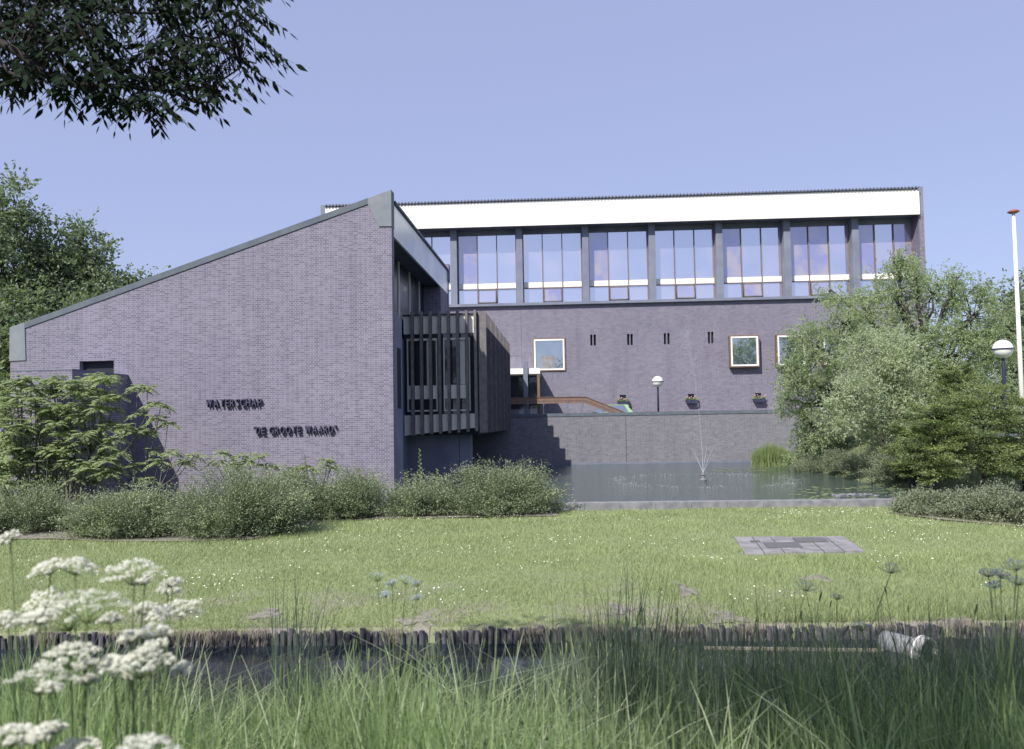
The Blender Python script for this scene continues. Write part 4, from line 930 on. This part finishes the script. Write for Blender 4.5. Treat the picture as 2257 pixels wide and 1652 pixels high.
th = rng.uniform(0, 6.28, N); s_ = np.column_stack([np.cos(th), np.sin(th), 0*th])*(.0045*np.clip(Y/11, 1, 2))[:, None]
ln = rng.normal(0, .5, (N, 2)); P0 = np.column_stack([X, Y, gh(X, Y)-.005]); tip = P0+np.column_stack([ln[:, 0]*L, ln[:, 1]*L, L])
quads('lawn_grass', np.stack([P0-s_, P0+s_, tip], 1).reshape(-1, 3), M['G_lawn'], n=3, label='short mown grass of the lawn between ditch and pond', cat='grass', kind='stuff')
N = 640; cxs = rng.uniform(-11, 13, 60); cys = rng.uniform(10.6, 21.5, 60); ci = rng.integers(0, 60, N); X = cxs[ci]+rng.normal(0, .45, N); Y = cys[ci]+rng.normal(0, .3, N)
xr = rng.uniform(7, 14, 160); X = np.concatenate([X, xr]); Y = np.concatenate([Y, 20.2-(xr-8)*.12+rng.normal(0, .35, 160)])
k = (Y < ky(X)-.3) & (Y > 10.2) & ~((X > 4.2) & (X < 7.0) & (Y > 14.25) & (Y < 16.5)) & ~((X < bx.max()) & (Y > np.interp(X, bx, by))); X, Y = X[k], Y[k]; N = len(X)
th = np.linspace(0, 2*math.pi, 6, endpoint=False); rr = rng.uniform(.005, .014, N)
Vd = np.stack([np.column_stack([X+rr*math.cos(t_), Y+rr*math.sin(t_), gh(X, Y)+.07+rr*math.sin(t_)*.5]) for t_ in th], 1)
quads('daisies', Vd.reshape(-1, 3), M['daisy'], n=6, label='scattered white daisies dotting the lawn', cat='daisies', kind='stuff')

# ------------------------------------------------------------------ near bank: tall grass
N = 62000; Y = 1.9+(rng.random(N)**.75)*6.0; X = (rng.random(N)-.5)*2*(Y*.74+.2)
clump = np.sin(X*2.3+Y)*np.sin(X*.9+1)+.5*np.sin(X*5.1+Y*3.3)
L = rng.uniform(.42, 1.02, N)*(.9+.20*clump); P0 = np.column_stack([X, Y, gh(X, Y)-.02])
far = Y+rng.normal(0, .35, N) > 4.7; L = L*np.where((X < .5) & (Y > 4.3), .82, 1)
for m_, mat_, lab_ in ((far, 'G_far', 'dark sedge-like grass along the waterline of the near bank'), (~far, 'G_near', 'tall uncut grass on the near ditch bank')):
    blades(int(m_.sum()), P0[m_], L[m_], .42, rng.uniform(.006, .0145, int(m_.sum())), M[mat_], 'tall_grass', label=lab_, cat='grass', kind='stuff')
N = 1500; Y = 2.6+rng.random(N)*4.2; X = (rng.random(N)-.5)*2*(Y*.72+.2)
blades(N, np.column_stack([X, Y, gh(X, Y)-.02]), rng.uniform(.6, 1.15, N), 1.1, rng.uniform(.010, .019, N), M['G_pale'], 'bent_grass', label='broad pale grass blades bending over in the near bank grass', cat='grass', kind='stuff', seg=8)
N = 5200; Y = 3.0+rng.random(N)*4.6; X = (rng.random(N)-.5)*2*(Y*.74+.2); L = rng.uniform(.85, 1.25, N)*np.where(X > .2, 1.08, .72)
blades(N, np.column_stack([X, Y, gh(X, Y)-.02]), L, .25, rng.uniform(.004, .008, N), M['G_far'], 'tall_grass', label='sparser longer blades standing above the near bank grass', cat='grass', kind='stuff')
# tall flowering grass stalks with heads
def stalks(lst, mat, name, label):
    Vs = []; Ns = 0; V0 = []; F0 = []
    b = MB()
    for (px, pt, Y, lean, head) in lst:
        top_ = at(px, pt, Y); bx_ = top_[0]-lean; z0 = float(gh(bx_, Y)); H_ = top_[2]-z0
        pts = [(bx_+lean*t*t, Y, z0+H_*t) for t in np.linspace(0, 1, 7)]
        b.tube(pts, [.0035, .0032, .003, .0026, .0022, .0018, .001], 4, cap=False)
        if head:
            hp = np.array(pts[-1]); b.tube([hp-np.array([lean*.1, 0, head]), hp-np.array([lean*.05, 0, head*.6]), hp-np.array([0, 0, head*.15]), hp], [.002, .0048, .004, .001], 6)
        for q in range(2):
            t0 = rng.uniform(.3, .75); c0 = np.array([bx_+lean*t0*t0, Y, z0+H_*t0]); a_ = rng.uniform(0, 6.28); l_ = rng.uniform(.15, .32)
            d_ = np.array([math.cos(a_), math.sin(a_)*.5, 0]); ptsl = [c0+d_*l_*s*.6+np.array([0, 0, l_*(s*1.1-.5*s*s)]) for s in (0, .35, .7, 1)]
            b.tube(ptsl, [.003, .0035, .0025, .0008], 3, cap=False)
    return b.build(name, mat, label=label, cat='grass', kind='stuff')
lst = []
for (x0, x1, y0, y1, n, hd) in ((1260, 1460, 1330, 1420, 14, .06), (740, 1200, 1400, 1480, 20, .09), (400, 740, 1430, 1520, 12, .09), (1480, 2250, 1340, 1450, 40, .05), (1200, 1700, 1300, 1440, 26, .05), (1600, 2250, 1270, 1360, 8, .05), (0, 400, 1380, 1500, 14, .06)):
    for i in range(n): lst.append((rng.uniform(x0, x1), y0+(y1-y0)*rng.random()**.6, rng.uniform(3.4, 6.2), rng.normal(.05, .10), hd if rng.random() < .8 else 0))
stalks(lst, M['G_near'], 'grass_stalks', 'tall flowering grass stalks rising from the near bank')
for (x0, x1, y0, y1, n, lab) in ((575, 715, 1250, 1420, 44, 'dark tuft of tall reed-like grass before the left half of the pile row'), (1310, 1455, 1205, 1400, 64, 'dark tuft of tall reed-like grass before the middle of the lawn')):
    c = at((x0+x1)/2, 1600, 4.6); z0 = float(gh(c[0], 4.6)); e = empty('grass_tuft', (c[0], 4.6, z0), 0, label=lab, cat='grass tuft', group='tall dark grass tufts'); b = MB()
    for i in range(n):
        q = at(rng.uniform(x0, x1), y0+(y1-y0)*rng.random()**.8, rng.uniform(4.4, 4.9)); f_ = np.array([c[0]+(q[0]-c[0])*.5+rng.normal(0, .05), q[1], z0]); le = q-f_
        le[0] += rng.normal(.06, .08); pts = np.array([f_+np.array([le[0]*t*t, 0, le[2]*t]) for t in np.linspace(0, 1, 8)])-np.array([c[0], 4.6, z0])
        w_ = rng.uniform(.003, .0058); side_ = np.array([1, .3, 0]); wv = w_*(1-.85*np.linspace(0, 1, 8)**2); A = pts-side_*wv[:, None]; B = pts+side_*wv[:, None]
        b.add(np.concatenate([A, B]), [(k, k+1, k+9, k+8) for k in range(7)])
    b.build('blades', M['G_dark'], e)

# ------------------------------------------------------------------ cow parsley
def umbel_mesh(parent, c, d, dull=False, fl=19, tilt=None):
    """flat-topped compound umbel of diameter d at c; returns florets and rays"""
    b = MB(); Vs = []; nrmv = nrm(np.array([rng.normal(0, .22), rng.normal(-.15, .2), 1.0])) if tilt is None else tilt
    a1 = nrm(np.cross(nrmv, [0, 1, 0.])); a2 = np.cross(nrmv, a1); c = np.array(c); foot = c-nrmv*d*.42
    for k in range(fl):
        r0 = d/2*math.sqrt((k+.4)/fl); th_ = k*2.4+rng.normal(0, .15); u = a1*math.cos(th_)*r0+a2*math.sin(th_)*r0+nrmv*(-.35*r0*r0/(d/2)+rng.normal(0, d*.02)); q = c+u
        b.tube([foot, q-nrmv*.006], [.0011, .0007], 3, cap=False)
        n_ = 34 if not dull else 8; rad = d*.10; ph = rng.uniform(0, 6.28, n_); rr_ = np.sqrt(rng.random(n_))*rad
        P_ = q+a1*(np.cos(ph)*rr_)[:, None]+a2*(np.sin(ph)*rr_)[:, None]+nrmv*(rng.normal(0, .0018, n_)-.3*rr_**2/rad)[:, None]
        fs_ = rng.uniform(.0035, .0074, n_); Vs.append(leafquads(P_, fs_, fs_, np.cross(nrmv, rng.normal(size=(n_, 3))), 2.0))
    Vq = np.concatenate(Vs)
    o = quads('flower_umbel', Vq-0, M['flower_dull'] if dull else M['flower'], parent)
    r_ = b.build('rays', M['stem'], o)
    return foot
def parsley(ux, Y, lst, lab, dull=False, leafy=True):
    base = np.array([at(ux, 1600, Y)[0], Y, 0.]); base[2] = float(gh(base[0], Y))
    e = empty('cow_parsley', tuple(base), 0, label=lab, cat='wild flower', group='cow parsley on the near bank'); b = MB()
    tops = [(at(px, py, Y+dy)-base, w_*1.12*(Y+dy)/FPX) for (px, py, w_, dy) in lst]
    zmin = min(t_[0][2] for t_ in tops); main = np.array([0, 0, max(.15, zmin*.62)])
    b.tube(wob((0, 0, -.03), main, 5, .006), [.0042, .004, .0038, .0036, .0034], 6)
    for c, d in tops:
        ft = umbel_mesh(e, c, d, dull); b.tube([main, main*.5+ft*.5+np.array([0, 0, -.03]), ft], [.003, .0022, .0016], 5, cap=False)
    b.build('stems', M['stem'], e, True)
    if leafy:
        Vs = []
        for k in range(5):
            a = rng.uniform(0, 6.28); z0 = rng.uniform(.1, .7)*main[2]+.02; d = np.array([math.cos(a), math.sin(a), .5]); L = rng.uniform(.14, .24)
            for j in range(9):
                t_ = .25+.75*j/9; q = np.array([0, 0, z0])+d*L*t_-np.array([0, 0, .3*L*t_*t_])
                for sg in (-1, 1):
                    s_ = np.array([-d[1], d[0], 0])*sg+d*.5; w_ = L*.42*(1.15-t_); m_ = 10
                    P_ = q+nrm(s_)*np.linspace(.1, 1, m_)[:, None]*w_+rng.normal(0, .004, (m_, 3)); Vs.append(leafquads(P_, .022, .009, nrm(s_)+rng.normal(0, .7, (m_, 3)), .8))
        quads('leaf', np.concatenate(Vs), M['G_near'], e)
Pl = [
 (60, 1.75, [(99, 1242, 62, 0), (12, 1180, 46, .15), (20, 1357, 56, -.1), (87, 1322, 82, 0)], 'cow parsley at the left edge carrying the highest white umbel'),
 (170, 1.6, [(175, 1236, 74, .1), (204, 1302, 150, -.1), (131, 1337, 130, 0)], 'cow parsley with the widest white umbels, upper left cluster'),
 (270, 1.7, [(294, 1242, 112, 0), (313, 1274, 38, .1), (242, 1356, 42, -.1)], 'cow parsley whose broad top umbel meets the lawn, third from left'),
 (340, 1.9, [(379, 1277, 38, 0), (373, 1293, 42, .1), (317, 1332, 48, 0), (352, 1346, 48, -.1), (399, 1327, 74, .2)], 'cow parsley with small loose umbels on the right of the cluster'),
 (310, 1.5, [(329, 1382, 72, .1), (285, 1395, 44, 0), (306, 1440, 120, -.05), (329, 1418, 60, 0), (253, 1456, 60, 0), (291, 1482, 34, 0)], 'cow parsley with dense umbels overlapping the pile row'),
 (160, 1.45, [(157, 1428, 104, 0), (96, 1472, 122, -.05), (186, 1460, 34, .05), (195, 1491, 38, 0), (111, 1508, 42, -.1), (84, 1351, 62, .1)], 'cow parsley with two big umbels over the dark ditch water'),
 (300, 1.6, [(399, 1469, 36, 0)], 'single long-stalked small umbel slanting right over the water'),
 (60, 1.3, [(29, 1603, 92, 0), (76, 1614, 52, 0), (116, 1594, 50, .05)], 'cow parsley umbels in the bottom left corner'),
 (300, 1.3, [(335, 1626, 112, 0), (151, 1645, 104, .05)], 'cow parsley umbels at the bottom edge, right of the corner plant'),
]
for a in Pl: parsley(*a)
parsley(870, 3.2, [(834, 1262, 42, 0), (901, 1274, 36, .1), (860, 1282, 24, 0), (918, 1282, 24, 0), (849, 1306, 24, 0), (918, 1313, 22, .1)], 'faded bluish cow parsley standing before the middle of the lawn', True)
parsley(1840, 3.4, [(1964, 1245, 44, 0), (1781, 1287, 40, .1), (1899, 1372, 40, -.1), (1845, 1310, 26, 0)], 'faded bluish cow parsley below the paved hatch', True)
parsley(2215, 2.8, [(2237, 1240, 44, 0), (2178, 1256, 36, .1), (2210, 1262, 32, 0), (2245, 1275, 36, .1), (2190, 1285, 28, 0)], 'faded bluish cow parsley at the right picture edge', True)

# ------------------------------------------------------------------ ash tree whose boughs hang in at top left
tb = np.array([-5.6, 4.4, float(gh(-5.6, 4.4))])
ash = empty('ash_tree', tuple(tb), 0, label='dark ash tree whose leafy boughs hang in at the top left', cat='tree')
b = MB()
trk = [np.array([0, 0, -.1]), np.array([.05, 0, 1.2]), np.array([.0, .05, 2.6]), np.array([.12, .0, 4.0]), np.array([.1, -.5, 5.2]), np.array([.0, -1.2, 6.2])]
b.tube(trk, [.22, .18, .16, .14, .09, .04], 12)
def wp(px, py, Y): return at(px, py, Y)-tb
limb = [trk[3], wp(-420, -160, 4.7), wp(-140, -60, 4.8)]
b.tube(limb, [.08, .06, .045], 8)
BR = [[(-140, -60, 4.8), (0, 57, 4.8), (96, 90, 4.9), (142, 112, 4.9), (191, 139, 5.0), (280, 170, 5.1), (380, 180, 5.2)],
      [(-140, -60, 4.8), (60, -40, 4.9), (142, 8, 5.0), (191, 79, 5.0), (227, 123, 5.1), (273, 153, 5.1), (330, 200, 5.1)],
      [(60, -40, 4.9), (191, 11, 5.2), (246, 27, 5.2), (355, 30, 5.3), (410, 25, 5.3), (470, -10, 5.4)],
      [(355, 30, 5.3), (375, 50, 5.3), (410, 79, 5.3), (464, 90, 5.3), (519, 60, 5.4), (560, 40, 5.4)],
      [(-140, -60, 4.8), (-60, 60, 4.6), (41, 117, 4.6), (96, 164, 4.6), (164, 188, 4.7), (273, 191, 4.8), (382, 202, 4.8), (470, 190, 4.9), (530, 150, 5.0)],
      [(164, 188, 4.7), (230, 215, 4.7), (290, 240, 4.7), (330, 250, 4.7)], [(-60, 60, 4.6), (20, 160, 4.5), (80, 185, 4.5)], [(382, 202, 4.8), (430, 225, 4.8), (470, 225, 4.8)], [(464, 90, 5.3), (520, 130, 5.2), (565, 140, 5.2)],
      [(60, -40, 4.9), (250, -60, 5.0), (430, -40, 5.1), (540, -10, 5.2)]]
tw = []
for i, br in enumerate(BR):
    pts = [wp(*q) for q in br]; n_ = len(pts); r0 = .034 if i < 2 or i == 4 else .016
    b.tube(pts, np.linspace(r0, .005, n_), 6, cap=False)
    for q0, q1 in zip(pts[:-1], pts[1:]):
        for t_ in np.linspace(0, 1, 6): tw.append(q0*(1-t_)+q1*t_)
tw = np.array(tw); Vs = []
POLY = [(-30, 195), (0, 175), (63, 200), (117, 212), (180, 222), (232, 232), (259, 250), (308, 262), (345, 265), (371, 262), (385, 245), (450, 235), (490, 225), (519, 210), (554, 170), (572, 130), (565, 100), (530, 85), (519, 72), (565, 60), (578, 20), (575, -60), (-30, -60)]
def inpoly(x, y):
    c = False; j = len(POLY)-1
    for i in range(len(POLY)):
        if (POLY[i][1] > y) != (POLY[j][1] > y) and x < (POLY[j][0]-POLY[i][0])*(y-POLY[i][1])/(POLY[j][1]-POLY[i][1])+POLY[i][0]: c = not c
        j = i
    return c
POLY = [(x_-6, y_-14) for x_, y_ in POLY]
cnt = 0; orig = []
while cnt < 600:
    px, py = rng.uniform(-30, 590), rng.uniform(-60, 270)
    if not inpoly(px, py): continue
    if 205 < px < 345 and 45 < py < 108 and rng.random() < .93: continue
    if 350 < px < 470 and 35 < py < 80 and rng.random() < .6: continue
    if px > 120 and rng.random() < .12: continue
    orig.append((px, py, rng.uniform(4.4, 5.6))); cnt += 1
for (px, py, Y) in orig:
    o_ = wp(px, py-14, Y); j = np.argmin(((tw-o_)**2).sum(1)); n0 = tw[j]
    b.tube([n0, n0*.5+o_*.5+np.array([0, 0, .02]), o_], [.004, .0032, .0022], 3, cap=False)
    out = o_-n0; hd = math.atan2(out[1], out[0])+rng.normal(0, .9) if np.linalg.norm(out) > .03 else rng.uniform(0, 6.28)
    L = rng.uniform(.19, .28); d = np.array([math.cos(hd), math.sin(hd)*.8, rng.uniform(-.5, .1)]); np_ = rng.integers(3, 5)
    rc = [o_+d*L*t_+np.array([0, 0, -.35*L*t_*t_]) for t_ in np.linspace(.25, 1, np_+1)]
    b.tube([o_]+rc, .0012, 3, cap=False)
    for q_i, q in enumerate(rc):
        tgd = nrm(d+np.array([0, 0, -.7*q_i/np_]))
        if q_i == np_: dirs = [tgd]
        else:
            s_ = nrm(np.cross(tgd, [0, 0, 1.])); dirs = [nrm(s_+tgd*.7+np.array([0, 0, -.75])), nrm(-s_+tgd*.7+np.array([0, 0, -.75]))]
        for dd in dirs:
            l_ = rng.uniform(.064, .096); sd = nrm(np.cross(dd, nrm(rng.normal(0, .5, 3)+np.array([0, -.3, 1.])))); w_ = l_*.36; q2 = q+dd*l_*.08
            Vs.append(np.array([q2, q2+dd*l_*.3+sd*w_*.45, q2+dd*l_*.55+sd*w_*.42, q2+dd*l_, q2+dd*l_*.55-sd*w_*.42, q2+dd*l_*.3-sd*w_*.45]))
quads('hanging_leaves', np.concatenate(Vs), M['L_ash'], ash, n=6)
# unseen crown; clumps over the camera added to shade the near bank's right
Cs = []
for c, r_, n_ in (((-.5, -.3, 4.1), (1.9, 2.1, .7), 62), ((1.3, .4, 4.2), (1.8, 2.0, .7), 48), ((-7.4, 1.6, 4.6), (2.2, 2.4, 1.4), 50), ((2.6, 1.2, 4.0), (1.6, 2.0, .7), 36)):
    cw = np.array(c)-tb; d = nrm(rng.normal(size=(n_, 3))); cc = cw+d*rng.uniform(.2, 1, (n_, 1))**.5*np.array(r_)
    k = 3 if c[2] < 6 else 4
    b.tube(wob(trk[k], cw, 6, .15), np.linspace(.08, .03, 6), 6)
    for q in cc:
        b.tube(wob(cw, q, 3, .05), [.012, .008, .004], 3, cap=False); m_ = 210; Cs.append(leafquads(q+rng.normal(0, .21, (m_, 3))*np.array([1, 1, .6]), .13, .055, None, .3))
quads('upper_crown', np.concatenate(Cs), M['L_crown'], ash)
b.build('trunk', M['bark_dark'], ash, True)
